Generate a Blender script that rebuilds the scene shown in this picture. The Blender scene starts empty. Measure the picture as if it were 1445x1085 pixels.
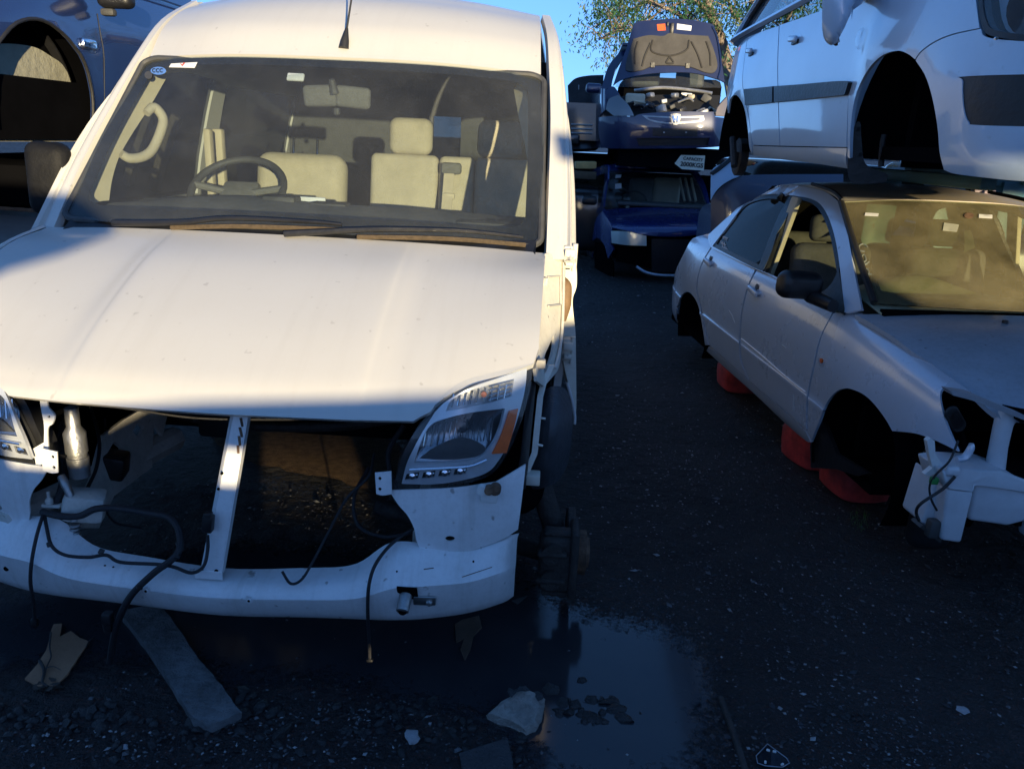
import bpy, bmesh, math, random
import numpy as np
from mathutils import Vector, Matrix, noise
from mathutils.geometry import delaunay_2d_cdt
random.seed(7); rng = np.random.default_rng(7)
R_ = math.radians
COL = bpy.context.scene.collection
# ------------------------------------------------------------------ camera
F_, CX, CY, H_ = 1090.0, 722.5, 542.5, 1.62
PITCH, YAW, ROLL = R_(17.66), R_(4.4), R_(2.75)
_f = np.array([-math.sin(YAW)*math.cos(PITCH), math.cos(YAW)*math.cos(PITCH), -math.sin(PITCH)])
_r0 = np.array([math.cos(YAW), math.sin(YAW), 0.0]); _u0 = np.cross(_r0, _f)
_r = _r0*math.cos(ROLL)+_u0*math.sin(ROLL); _u = _u0*math.cos(ROLL)-_r0*math.sin(ROLL)
CAM = np.array([0, 0, H_])
def ray(x, y): return _f+_r*(x-CX)/F_-_u*(y-CY)/F_
def project(P):
    v = np.asarray(P, float)-CAM; z = v@_f
    return np.stack([CX+F_*(v@_r)/z, CY-F_*(v@_u)/z], -1)

SUN_AZ, SUN_EL = R_(22.5), R_(3.8)     # to the right of straight behind the camera
S_DIR = Vector((math.sin(SUN_AZ)*math.cos(SUN_EL), -math.cos(SUN_AZ)*math.cos(SUN_EL), math.sin(SUN_EL)))
class Frame:
    """A local frame: x to the right, y to the back, z up; heading turns it about z."""
    def __init__(s, o, deg=0, pitch=0):
        s.o = np.array(o, float); a, p = R_(deg), R_(pitch)
        ax = np.array([math.cos(a), math.sin(a), 0]); ay0 = np.array([-math.sin(a), math.cos(a), 0])
        ay = ay0*math.cos(p)+np.array([0, 0, math.sin(p)])
        az = np.cross(ax, ay)
        s.M = np.stack([ax, ay, az], 1); s.c = s.M.T@(CAM-s.o)
    def world(s, P): return np.asarray(P, float)@s.M.T+s.o
    def mat(s):
        m = Matrix.Identity(4)
        for i in range(3):
            for j in range(3): m[i][j] = s.M[i, j]
            m[i][3] = s.o[i]
        return m
    def at(s, x, y, axis, val):
        d = s.M.T@ray(x, y); t = (val-s.c[axis])/d[axis]
        return s.c+d*t
    def ax(s, x, y, v): return s.at(x, y, 0, v)
    def ay(s, x, y, v): return s.at(x, y, 1, v)
    def az(s, x, y, v): return s.at(x, y, 2, v)
WORLD = Frame((0, 0, 0))
# ------------------------------------------------------------------ objects
def tag(o, label=None, cat=None, group=None, kind=None):
    for k, v in (('label', label), ('category', cat), ('group', group), ('kind', kind)):
        if v: o[k] = v
    return o
def thing(name, frame, label, cat, group=None):
    o = bpy.data.objects.new(name, None); COL.objects.link(o); o.empty_display_size = .1
    o.matrix_world = frame.mat() if isinstance(frame, Frame) else Matrix.Translation(Vector(frame))
    return tag(o, label, cat, group)
def obj(name, V, Fc, mat=None, parent=None, smooth=True, angle=38, mats=None, mi=None):
    me = bpy.data.meshes.new(name)
    me.from_pydata([tuple(map(float, v)) for v in V], [], [tuple(map(int, f)) for f in Fc])
    me.validate(); me.update()
    if mats:
        for m in mats: me.materials.append(m)
        if mi is not None: me.polygons.foreach_set('material_index', mi)
    elif mat: me.materials.append(mat)
    if smooth:
        me.polygons.foreach_set('use_smooth', [True]*len(me.polygons))
        me.set_sharp_from_angle(angle=R_(angle))
    o = bpy.data.objects.new(name, me); COL.objects.link(o)
    if parent is not None: o.parent = parent
    return o
def mirror(o, name=None, parent=None):
    """The same piece on the other side of its thing (local x negated)."""
    me = o.data.copy(); me.transform(Matrix.Scale(-1, 4, (1, 0, 0))); me.flip_normals()
    c = bpy.data.objects.new(name or o.name.split('.')[0], me); COL.objects.link(c); c.parent = parent or o.parent
    return c
class MB:
    """Collects shapes for one mesh."""
    def __init__(s): s.V = []; s.F = []; s.mi = []
    def add(s, V, Fc, m=0):
        n = len(s.V); s.V += [tuple(v) for v in V]; s.F += [tuple(i+n for i in f) for f in Fc]; s.mi += [m]*len(Fc); return s
    def box(s, c, size, bevel=0.0, rot=None, seg=2, m=0):
        bm = bmesh.new(); bmesh.ops.create_cube(bm, size=1)
        for v in bm.verts: v.co = Vector((v.co.x*size[0], v.co.y*size[1], v.co.z*size[2]))
        if bevel: bmesh.ops.bevel(bm, geom=list(bm.edges), offset=min(bevel, min(size)*.49), segments=seg, affect='EDGES', profile=.5)
        if rot is not None:
            M = rot if isinstance(rot, Matrix) else Matrix.Rotation(rot[2], 3, 'Z')@Matrix.Rotation(rot[1], 3, 'Y')@Matrix.Rotation(rot[0], 3, 'X')
            for v in bm.verts: v.co = M@v.co
        for i, v in enumerate(bm.verts): v.index = i
        c = Vector(c); V = [v.co+c for v in bm.verts]; Fc = [[v.index for v in f.verts] for f in bm.faces]; bm.free()
        return s.add(V, Fc, m)
    def tube(s, pts, r, n=10, smooth=4, closed=False, m=0):
        P = np.array(pts, float)
        if smooth and len(P) > 2: P = spline(P, smooth, closed)
        rr = np.full(len(P), r) if np.isscalar(r) else np.interp(np.linspace(0, 1, len(P)), np.linspace(0, 1, len(r)), r)
        T = np.gradient(P, axis=0) if not closed else np.roll(P, -1, 0)-np.roll(P, 1, 0)
        T /= np.linalg.norm(T, axis=1)[:, None]+1e-12
        a = np.array([0, 0, 1.]) if abs(T[0][2]) < .9 else np.array([1., 0, 0])
        nrm = np.cross(T[0], a); nrm /= np.linalg.norm(nrm); V = []
        for i in range(len(P)):
            nrm = nrm-T[i]*(nrm@T[i]); nrm /= np.linalg.norm(nrm)+1e-12; b = np.cross(T[i], nrm)
            for k in range(n):
                q = 2*math.pi*k/n; V.append(P[i]+rr[i]*(nrm*math.cos(q)+b*math.sin(q)))
        Fc = []; L = len(P)
        for i in range(L if closed else L-1):
            for k in range(n):
                j = (i+1) % L; Fc.append((i*n+k, i*n+(k+1) % n, j*n+(k+1) % n, j*n+k))
        if not closed: Fc.append(tuple(range(n))[::-1]); Fc.append(tuple((L-1)*n+k for k in range(n)))
        return s.add(V, Fc, m)
    def lathe(s, prof, c, axis='z', n=32, m=0, rot=None):
        """prof: (radius, height along the axis)"""
        V = []; Fc = []
        for (r, h) in prof:
            for k in range(n):
                q = 2*math.pi*k/n; p = np.array([r*math.cos(q), r*math.sin(q), h])
                if axis == 'x': p = np.array([p[2], p[0], p[1]])
                elif axis == 'y': p = np.array([p[1], p[2], p[0]])
                if rot is not None: p = np.array(rot@Vector(p))
                V.append(p+np.array(c, float))
        for i in range(len(prof)-1):
            for k in range(n): Fc.append((i*n+k, i*n+(k+1) % n, (i+1)*n+(k+1) % n, (i+1)*n+k))
        Fc.append(tuple(range(n))[::-1]); Fc.append(tuple((len(prof)-1)*n+k for k in range(n)))
        return s.add(V, Fc, m)
    def prism(s, poly, depth, m=0):
        """poly: planar 3D outline; depth: 3D vector"""
        n = len(poly); P = np.array(poly, float); d = np.array(depth, float)
        V = list(P)+list(P+d)
        Fc = [tuple(range(n)), tuple(range(2*n-1, n-1, -1))]+[(i, n+i, n+(i+1) % n, (i+1) % n) for i in range(n)]
        return s.add(V, Fc, m)
    def pieces(s, name, mat=None, parent=None, smooth=True, angle=38):
        """every loose piece becomes an object of its own"""
        root = list(range(len(s.V)))
        def fnd(i):
            while root[i] != i: root[i] = root[root[i]]; i = root[i]
            return i
        for f in s.F:
            for i in f[1:]: root[fnd(i)] = fnd(f[0])
        gr = {}
        for f in s.F: gr.setdefault(fnd(f[0]), []).append(f)
        out = []
        for fs in gr.values():
            b = MB(); ids = sorted({i for f in fs for i in f}); mp = {i: k for k, i in enumerate(ids)}
            b.V = [s.V[i] for i in ids]; b.F = [tuple(mp[i] for i in f) for f in fs]; b.mi = [0]*len(fs); out.append(b.build(name, mat, parent, smooth, angle))
        return out[0]
    def build(s, name, mat=None, parent=None, smooth=True, angle=38, mats=None):
        o = obj(name, s.V, s.F, mat, parent, smooth, angle, mats, s.mi if mats else None)
        bm = bmesh.new(); bm.from_mesh(o.data); bmesh.ops.recalc_face_normals(bm, faces=bm.faces); bm.to_mesh(o.data); bm.free()
        return o
def spline(P, k=6, closed=False):
    P = np.asarray(P, float); n = len(P); out = []
    for i in range(n if closed else n-1):
        if closed: a, b, c, d = P[(i-1) % n], P[i], P[(i+1) % n], P[(i+2) % n]
        else:
            b, c = P[i], P[i+1]; a = P[i-1] if i else 2*b-c; d = P[i+2] if i+2 < n else 2*c-b
        for j in range(k):
            t = j/k; out.append(.5*((2*b)+(c-a)*t+(2*a-5*b+4*c-d)*t*t+(3*b-a-3*c+d)*t**3))
    if not closed: out.append(P[-1])
    return np.array(out)
def path(pts, k=6):
    """Closed outline; a third value marks a sharp corner; runs between corners are smoothed."""
    n = len(pts); cor = [i for i, p in enumerate(pts) if len(p) > 2]
    P = [np.array(p[:2], float) for p in pts]
    if not cor: return spline(P, k, True)
    out = []
    for a, b in zip(cor, cor[1:]+[cor[0]+n]):
        run = [P[i % n] for i in range(a, b+1)]
        out += list(spline(run, k)[:-1]) if len(run) > 2 else [run[0]]
    return np.array(out)
def poly(*pts): return path([(p[0], p[1], 1) for p in pts])
# ------------------------------------------------------------------ curved sheets
class Patch:
    def __init__(s, net, frame=WORLD):
        s.N = np.array(net, float); s.R, s.C = s.N.shape[:2]; s.fr = frame
        a = s.N; a = np.concatenate([2*a[:1]-a[1:2], a, 2*a[-1:]-a[-2:-1]], 0)
        s.A = np.concatenate([2*a[:, :1]-a[:, 1:2], a, 2*a[:, -1:]-a[:, -2:-1]], 1)
        s.lu = np.linalg.norm(np.diff(s.N, axis=1), axis=2).mean(); s.lv = np.linalg.norm(np.diff(s.N, axis=0), axis=2).mean()
    @staticmethod
    def _w(t): return np.stack([-.5*t+t*t-.5*t**3, 1-2.5*t*t+1.5*t**3, .5*t+2*t*t-1.5*t**3, -.5*t*t+.5*t**3], -1)
    def __call__(s, u, v):
        u = np.asarray(u, float); v = np.asarray(v, float)
        i = np.clip(np.floor(u).astype(int), 0, s.C-2); j = np.clip(np.floor(v).astype(int), 0, s.R-2)
        wu = s._w(u-i); wv = s._w(v-j); out = 0
        for a in range(4):
            for b in range(4): out = out+(wv[..., a]*wu[..., b])[..., None]*s.A[j+a, i+b]
        return out
    def normal(s, u, v):
        e = 1e-3; n = np.cross(s(u+e, v)-s(u-e, v), s(u, v+e)-s(u, v-e))
        return n/(np.linalg.norm(n, axis=-1)[..., None]+1e-12)
    def uv(s, px):
        px = np.atleast_2d(np.asarray(px, float))[:, :2]
        gu, gv = np.meshgrid(np.linspace(0, s.C-1, 60), np.linspace(0, s.R-1, 60)); gu = gu.ravel(); gv = gv.ravel()
        W = s.fr.world(s(gu, gv)); q = project(W); dp = np.linalg.norm(W-CAM, axis=1)*70
        k = (((px[:, None]-q[None])**2).sum(-1)+dp[None]).argmin(1); u, v = gu[k].copy(), gv[k].copy()
        for _ in range(25):
            p0 = project(s.fr.world(s(u, v))); e = 1e-4
            a = (project(s.fr.world(s(u+e, v)))-p0)/e; b = (project(s.fr.world(s(u, v+e)))-p0)/e
            d = px-p0; det = a[:, 0]*b[:, 1]-a[:, 1]*b[:, 0]; det = np.where(np.abs(det) < 1e-9, 1e-9, det)
            du = (d[:, 0]*b[:, 1]-d[:, 1]*b[:, 0])/det; dv = (a[:, 0]*d[:, 1]-a[:, 1]*d[:, 0])/det
            u = np.clip(u+np.clip(du, -.3, .3), -.25, s.C-.75); v = np.clip(v+np.clip(dv, -.3, .3), -.25, s.R-.75)
        return np.stack([u, v], -1)
    def pt(s, x, y, off=0.0):
        q = s.uv([(x, y)]); n = s.normal(q[:, 0], q[:, 1])[0]; p = s(q[:, 0], q[:, 1])[0]
        if n@(s.fr.c-p) < 0: n = -n
        return p+n*off
def inside(P, poly):
    x, y = P[:, 0], P[:, 1]; c = np.zeros(len(P), bool); n = len(poly)
    for i in range(n):
        (x1, y1), (x2, y2) = poly[i], poly[(i+1) % n]
        if y1 == y2: continue
        c ^= ((y1 > y) != (y2 > y)) & (x < (x2-x1)*(y-y1)/(y2-y1)+x1)
    return c
def dens(poly, h):
    out = []
    for i in range(len(poly)):
        a, b = poly[i], poly[(i+1) % len(poly)]; k = max(1, int(np.linalg.norm(b-a)/h))
        for j in range(k): out.append(a+(b-a)*j/k)
    return np.array(out)
def sheet(patch, outline, holes=(), res=.04, thick=.01, px=True, off=0.0, face=1, hem=0.0):
    """Cuts a panel out of a patch. face: +1 turns the front to the camera, 0 keeps the patch's own normal, -1 flips it."""
    S = np.array([patch.lu, patch.lv])
    def cv(o):
        o = np.asarray(o, float)[:, :2]; q = patch.uv(o) if px else o
        return q*S
    rings = [dens(cv(outline), res)]+[dens(cv(h), res) for h in holes]
    V = []; E = []
    for r in rings:
        n0 = len(V); V += list(r); E += [(n0+i, n0+(i+1) % len(r)) for i in range(len(r))]
    lo, hi = rings[0].min(0), rings[0].max(0)
    gx, gy = np.meshgrid(np.arange(lo[0]+res*.5, hi[0], res), np.arange(lo[1]+res*.5, hi[1], res))
    G = np.stack([gx.ravel(), gy.ravel()], -1)
    if len(G):
        ok = inside(G, rings[0])
        for h in rings[1:]: ok &= ~inside(G, h)
        B = np.concatenate(rings); G = G[ok]
        if len(G):
            d = np.concatenate([((c[:, None]-B[None])**2).sum(-1).min(1) for c in np.array_split(G, max(1, len(G)//400))])
            G = G[d > (.45*res)**2]; V += list(G)
    r = delaunay_2d_cdt([Vector(v) for v in V], E, [], 0, 1e-7)
    P2 = np.array([tuple(v) for v in r[0]]); T = np.array([f for f in r[2] if len(f) == 3])
    c = P2[T].mean(1); ok = inside(c, rings[0])
    for h in rings[1:]: ok &= ~inside(c, h)
    T = T[ok]; used = np.unique(T); mp = -np.ones(len(P2), int); mp[used] = np.arange(len(used)); T = mp[T]; P2 = P2[used]
    uv = P2/S; P = patch(uv[:, 0], uv[:, 1]); N = patch.normal(uv[:, 0], uv[:, 1])
    fl = 1
    if face == 1: fl = 1 if np.median(((patch.fr.c-P)*N).sum(-1)) > 0 else -1
    elif face == -1: fl = -1
    N = N*fl
    if fl < 0: T = T[:, ::-1]
    ed = {}
    for t in T:
        for a, b in ((t[0], t[1]), (t[1], t[2]), (t[2], t[0])): ed[(a, b)] = 1
    bd = [(a, b) for (a, b) in ed if (b, a) not in ed]
    P = P+N*off
    if hem:
        bv = np.unique(np.array(bd)); P[bv] = P[bv]-N[bv]*hem
    n = len(P); V = np.concatenate([P, P-N*thick]); Fc = [tuple(t) for t in T]+[tuple(n+i for i in t[::-1]) for t in T]
    Fc += [(a, n+a, n+b, b) for a, b in bd]
    return V, Fc
def panel(name, patch, outline, mat, parent, holes=(), **k):
    V, Fc = sheet(patch, outline, holes, **k); return obj(name, V, Fc, mat, parent)
def full(patch, m=0.0):
    return [(m, m), (patch.C-1-m, m), (patch.C-1-m, patch.R-1-m), (m, patch.R-1-m)]
# ------------------------------------------------------------------ materials
def newmat(name):
    m = bpy.data.materials.new(name); m.use_nodes = True; nt = m.node_tree; nt.nodes.clear()
    out = nt.nodes.new('ShaderNodeOutputMaterial')
    return m, nt, out
def nd(nt, t, **k):
    n = nt.nodes.new(t)
    for a, v in k.items():
        if a in n.inputs: n.inputs[a].default_value = v
        else: setattr(n, a, v)
    return n
def noise_fac(nt, scale, lo, hi, detail=5, rough=.6, coord='Object', dist=0):
    tc = nd(nt, 'ShaderNodeTexCoord'); nz = nd(nt, 'ShaderNodeTexNoise'); nz.inputs['Scale'].default_value = scale
    nz.inputs['Detail'].default_value = detail; nz.inputs['Roughness'].default_value = rough; nz.inputs['Distortion'].default_value = dist
    nt.links.new(tc.outputs[coord], nz.inputs['Vector'])
    mr = nd(nt, 'ShaderNodeMapRange'); mr.inputs['From Min'].default_value = lo; mr.inputs['From Max'].default_value = hi
    nt.links.new(nz.outputs['Fac'], mr.inputs['Value']); return mr.outputs['Result']
def mixcol(nt, fac, a, b):
    m = nd(nt, 'ShaderNodeMix', data_type='RGBA')
    if isinstance(fac, float): m.inputs[0].default_value = fac
    else: nt.links.new(fac, m.inputs[0])
    for s, i in ((a, 6), (b, 7)):
        if isinstance(s, tuple): m.inputs[i].default_value = (*s[:3], 1)
        else: nt.links.new(s, m.inputs[i])
    return m.outputs[2]
def mul(nt, a, k):
    m = nd(nt, 'ShaderNodeMath', operation='MULTIPLY'); nt.links.new(a, m.inputs[0])
    if isinstance(k, (int, float)): m.inputs[1].default_value = k
    else: nt.links.new(k, m.inputs[1])
    return m.outputs[0]
def paint(name, col, metal=0.0, *a, streak=0.0, **k):
    m = _paint(name, col, metal, *a, **k)
    if streak:
        nt = m.node_tree; b = next(n for n in nt.nodes if n.type == 'BSDF_PRINCIPLED'); src = b.inputs['Base Color'].links[0].from_socket
        tc = nd(nt, 'ShaderNodeTexCoord'); out = src
        for sc_, lo, hi, w, cc in (((22, 1.3, 1.3), .52, .80, streak, (.20, .16, .11)), ((5, 2.2, 5), .55, .85, streak*.9, (.30, .25, .18)), ((160, 9, 40), .70, .78, streak*1.2, (.10, .085, .07))):
            mp = nd(nt, 'ShaderNodeMapping'); mp.inputs['Scale'].default_value = sc_; mp.inputs['Rotation'].default_value = (0, 0, .12); nt.links.new(tc.outputs['Object'], mp.inputs['Vector'])
            nz = nd(nt, 'ShaderNodeTexNoise'); nz.inputs['Scale'].default_value = 1; nz.inputs['Detail'].default_value = 7; nz.inputs['Roughness'].default_value = .62; nt.links.new(mp.outputs[0], nz.inputs['Vector'])
            mr = nd(nt, 'ShaderNodeMapRange'); mr.inputs['From Min'].default_value = lo; mr.inputs['From Max'].default_value = hi; nt.links.new(nz.outputs['Fac'], mr.inputs['Value'])
            out = mixcol(nt, mul(nt, mr.outputs[0], w), out, cc)
        nt.links.new(out, b.inputs['Base Color'])
    return m
def _paint(name, col, metal=0.0, rough=.35, coat=.6, dust=.25, dustcol=(.23, .19, .14), coatrough=.06, dent=.0, spots=.0, spec=.5):
    m, nt, out = newmat(name); b = nd(nt, 'ShaderNodeBsdfPrincipled')
    f = noise_fac(nt, 2.3, .38, .75, 8, .65); f2 = noise_fac(nt, 60, .45, .8, 3, .7)
    d = mul(nt, f, dust); c = mixcol(nt, d, col, dustcol)
    c = mixcol(nt, mul(nt, f2, dust*.5), c, dustcol)
    if spots:
        s1 = noise_fac(nt, 26, .70, .76, 2, .5); c = mixcol(nt, mul(nt, s1, spots), c, (.08, .06, .045))
    nt.links.new(c, b.inputs['Base Color']); b.inputs['Metallic'].default_value = metal
    r = nd(nt, 'ShaderNodeMath', operation='ADD'); nt.links.new(mul(nt, f, .35*min(1, dust*2.2)), r.inputs[0]); r.inputs[1].default_value = rough
    nt.links.new(r.outputs[0], b.inputs['Roughness'])
    b.inputs['Coat Weight'].default_value = coat; b.inputs['Coat Roughness'].default_value = coatrough
    b.inputs['Specular IOR Level'].default_value = spec
    cr = nd(nt, 'ShaderNodeMath', operation='ADD'); nt.links.new(mul(nt, f, .25*dust), cr.inputs[0]); cr.inputs[1].default_value = coatrough
    nt.links.new(cr.outputs[0], b.inputs['Coat Roughness'])
    if dent:
        bp = nd(nt, 'ShaderNodeBump'); bp.inputs['Strength'].default_value = dent; bp.inputs['Distance'].default_value = .02
        tc = nd(nt, 'ShaderNodeTexCoord'); nz = nd(nt, 'ShaderNodeTexNoise'); nz.inputs['Scale'].default_value = 3.2; nz.inputs['Detail'].default_value = 2.
        nt.links.new(tc.outputs['Object'], nz.inputs['Vector']); nt.links.new(nz.outputs['Fac'], bp.inputs['Height'])
        nt.links.new(bp.outputs[0], b.inputs['Normal']); nt.links.new(bp.outputs[0], b.inputs['Coat Normal'])
    nt.links.new(b.outputs[0], out.inputs[0]); return m
def plain(name, col, rough=.6, metal=0.0, var=.35, scale=18, bump=.15, col2=None, spec=.5, bscale=None):
    m, nt, out = newmat(name); b = nd(nt, 'ShaderNodeBsdfPrincipled')
    f = noise_fac(nt, scale, .35, .7, 6, .65)
    c2 = col2 or tuple(x*(1-var) for x in col)
    nt.links.new(mixcol(nt, f, col, c2), b.inputs['Base Color'])
    b.inputs['Metallic'].default_value = metal; b.inputs['Roughness'].default_value = rough; b.inputs['Specular IOR Level'].default_value = spec
    if bump:
        bp = nd(nt, 'ShaderNodeBump'); bp.inputs['Strength'].default_value = bump; bp.inputs['Distance'].default_value = .01
        g = noise_fac(nt, bscale or scale*4, .2, .8, 5, .6); nt.links.new(g, bp.inputs['Height']); nt.links.new(bp.outputs[0], b.inputs['Normal'])
    nt.links.new(b.outputs[0], out.inputs[0]); return m
def glass(name, tint=(.75, .8, .78), dust=.2, refl=.06, dustcol=(.42, .36, .26), scale=3., streak=True, base=.02):
    """Thin car glass: lets light through, mirrors at a slant, with a film of dust."""
    m, nt, out = newmat(name)
    tr = nd(nt, 'ShaderNodeBsdfTransparent'); tr.inputs[0].default_value = (*tint, 1)
    gl = nd(nt, 'ShaderNodeBsdfGlossy'); gl.inputs['Roughness'].default_value = .02
    fr = nd(nt, 'ShaderNodeFresnel'); fr.inputs[0].default_value = 1.45 if refl < .5 else 1.16
    mx = nd(nt, 'ShaderNodeMixShader'); gg = nd(nt, 'ShaderNodeNewGeometry'); iv = nd(nt, 'ShaderNodeMath', operation='SUBTRACT'); iv.inputs[0].default_value = 1; nt.links.new(gg.outputs['Backfacing'], iv.inputs[1])
    nt.links.new(mul(nt, fr.outputs[0], iv.outputs[0]), mx.inputs[0]); nt.links.new(tr.outputs[0], mx.inputs[1]); nt.links.new(gl.outputs[0], mx.inputs[2])
    df = nd(nt, 'ShaderNodeBsdfDiffuse'); df.inputs[0].default_value = (*dustcol, 1)
    f = noise_fac(nt, scale, .3, .8, 9, .68); g = noise_fac(nt, 140, .55, .85, 2, .6); h = noise_fac(nt, 22, .68, .8, 4, .6)
    a = nd(nt, 'ShaderNodeMath', operation='ADD'); nt.links.new(mul(nt, f, dust), a.inputs[0]); nt.links.new(mul(nt, g, dust*.6), a.inputs[1])
    a2 = nd(nt, 'ShaderNodeMath', operation='ADD'); nt.links.new(a.outputs[0], a2.inputs[0]); nt.links.new(mul(nt, h, dust*.5), a2.inputs[1])
    a3 = nd(nt, 'ShaderNodeMath', operation='ADD', use_clamp=True); nt.links.new(a2.outputs[0], a3.inputs[0]); a3.inputs[1].default_value = base
    m2 = nd(nt, 'ShaderNodeMixShader'); nt.links.new(a3.outputs[0], m2.inputs[0]); nt.links.new(mx.outputs[0], m2.inputs[1]); nt.links.new(df.outputs[0], m2.inputs[2])
    nt.links.new(m2.outputs[0], out.inputs[0]); return m
M = dict(
 van=paint('van white paint', (.55, .535, .50), 0, .40, .4, .08, (.42, .34, .22), .10, .03, .25, streak=.07),
 vanin=paint('van bare white primer', (.60, .58, .53), 0, .55, .1, .55, (.12, .09, .06), .3, .03, .6),
 beam=paint('van crossmember paint', (.76, .77, .78), 0, .42, .3, .3, (.22, .19, .16), .15, .03, .6, streak=.30),
 rubber=plain('black rubber', (.018, .018, .02), .6, 0, .4),
 plastic=plain('black plastic', (.015, .015, .017), .42, 0, .5, 9),
 grey=plain('grey dashboard plastic', (.16, .155, .14), .75, 0, .25, 30, .3),
 greydk=plain('dark grey plastic', (.06, .06, .06), .6, 0, .3, 20),
 beige=plain('beige trim', (.56, .48, .34), .7, 0, .12, 12, .1),
 fabric=plain('beige seat cloth', (.55, .48, .35), .9, 0, .18, 10, .4, bscale=160),
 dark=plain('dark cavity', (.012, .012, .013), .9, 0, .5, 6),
 void=plain('shade black void', (.005, .005, .006), .95, 0, .3, 4, 0, spec=0),  # near black colour stands in for deep shade in holes, cavities and undersides
 wire=plain('cable tape', (.012, .012, .016), .55, 0, .4, 60, .4),
 chrome=plain('chrome', (.75, .77, .8), .12, 1, .1, 20, .0),
 silver=plain('satin reflector', (.66, .67, .69), .28, .35, .12, 20, .03),
 alu=plain('dull aluminium', (.42, .42, .42), .42, .8, .35, 14, .2),
 rust=plain('rusty iron', (.24, .14, .085), .8, .2, .6, 22, .5, (.03, .022, .02)),
 iron=plain('grimy cast iron', (.055, .048, .044), .65, .3, .5, 22, .5),
 amber=plain('amber lens', (.95, .16, .02), .25, 0, .2, 40, .1),
 lamp=glass('clear lamp lens', (.95, .96, .97), .03, .06, (.5, .52, .55), 6, base=.008),
 vscreen=glass('van windscreen', (.80, .84, .84), .06, .05, (.42, .42, .42), 1.6, base=.008),
 sideglass=glass('side glass', (.25, .27, .27), .05, .05, base=.0),
 tint=glass('tinted glass', (.03, .032, .035), .03, .9),
 frit=plain('black glass edge', (.012, .014, .018), .25, 0, .3, 30, 0),
 white=plain('white plastic', (.7, .7, .68), .5, 0, .15),
 paper=plain('sticker white', (.75, .75, .74), .6, 0, .08, 30, 0),
 blue=plain('sticker blue', (.10, .22, .55), .5, 0, .1, 30, 0),
 red=plain('sticker red', (.6, .04, .03), .5, 0, .1, 30, 0),
 ink=plain('black ink', (.01, .01, .012), .6, 0, .1, 30, 0),
)
# ================================================================== GROUND
gm, nt, out = newmat('dark wet gravel'); bs = nd(nt, 'ShaderNodeBsdfPrincipled')
f1 = noise_fac(nt, 1.1, .35, .7, 6, .6); f2 = noise_fac(nt, 90, .5, .75, 4, .6); f3 = noise_fac(nt, 38, .62, .74, 3, .5)
c = mixcol(nt, f1, (.016, .0152, .0155), (.044, .041, .040)); c = mixcol(nt, mul(nt, f2, .6), c, (.065, .06, .066)); c = mixcol(nt, mul(nt, f3, .4), c, (.09, .085, .08))
nt.links.new(c, bs.inputs['Base Color']); bs.inputs['Roughness'].default_value = .62; bs.inputs['Specular IOR Level'].default_value = .22
bp = nd(nt, 'ShaderNodeBump'); bp.inputs['Strength'].default_value = .9; bp.inputs['Distance'].default_value = .012
nt.links.new(noise_fac(nt, 70, .2, .8, 6, .7), bp.inputs['Height'])
b2 = nd(nt, 'ShaderNodeBump'); b2.inputs['Strength'].default_value = .8; b2.inputs['Distance'].default_value = .05; nt.links.new(noise_fac(nt, 9, .25, .75, 5, .6), b2.inputs['Height']); nt.links.new(bp.outputs[0], b2.inputs['Normal']); nt.links.new(b2.outputs[0], bs.inputs['Normal']); nt.links.new(bs.outputs[0], out.inputs[0])
g = MB(); L = 600
g.add([(-L, -L, 0), (L, -L, 0), (L, L, 0), (-L, L, 0)], [(0, 1, 2, 3)])
tag(g.build('ground', gm, None, False), kind='structure')
# ================================================================== WHITE VAN
VF = Frame((-1.01, 1.95, 0), 2.0)
van = thing('white_van', VF, 'white van with its front bumper, grille and wheels stripped off, standing over a puddle', 'van')
ay, ax_, az_ = VF.ay, VF.ax, VF.az
def vP(name, net, outline, mat, parent=van, **k):
    return panel(name, Patch(net, VF), outline, mat, parent, **k)
# ---- bonnet
XS = [-.966, -.71, -.53, -.45, -.37, 0, .37, .45, .53, .70, .922]
TT = [(-.03, -.09), (0, 0), (.035, .075), (.13, .215), (.38, .49), (.70, .785), (1, 1)]
RIDGE = [0, 0, -.002, .007, .013, .006, .013, .007, -.002, 0, 0]
net = []
for t, g in TT:
    row = []
    for x, rg in zip(XS, RIDGE):
        q = (x/.94)**2; yn = .10*q; yc = .785+.10*q; zc = 1.25-.022*q-.008*q*q; zn = .856
        row.append((x, yn+(yc-yn)*t, zn+(zc-zn)*g+rg*math.sin(math.pi*min(1, max(0, t*1.05)))**.5+.05*q*q*math.sin(math.pi*min(1, max(0, t)))))
    net.append(row)
HOOD = Patch(net, VF)
HL_TOP = [(607, 581), (614, 571), (627, 561), (643, 552), (665, 543), (690, 535), (720, 526), (753, 513)]
q = HOOD.uv(HL_TOP); ql = [(10-u, v) for u, v in q][::-1]
rim = [(10, 6), (8.5, 6), (5, 6), (1.5, 6), (0, 6)]
hood_out = np.array([(u, v) for u, v in ql]+[(u, .85) for u in np.linspace(ql[-1][0], q[0][0], 30)[1:-1]]+[(u, v) for u, v in q]+[(10, v) for v in np.linspace(q[-1][1], 6, 12)[1:]]+[(u, 6) for u in np.linspace(10, 0, 30)[1:]]+[(0, v) for v in np.linspace(6, ql[0][1], 12)[1:-1]])
bonnet = panel('bonnet', HOOD, hood_out, M['van'], van, px=False, res=.022, thick=.02)
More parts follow.
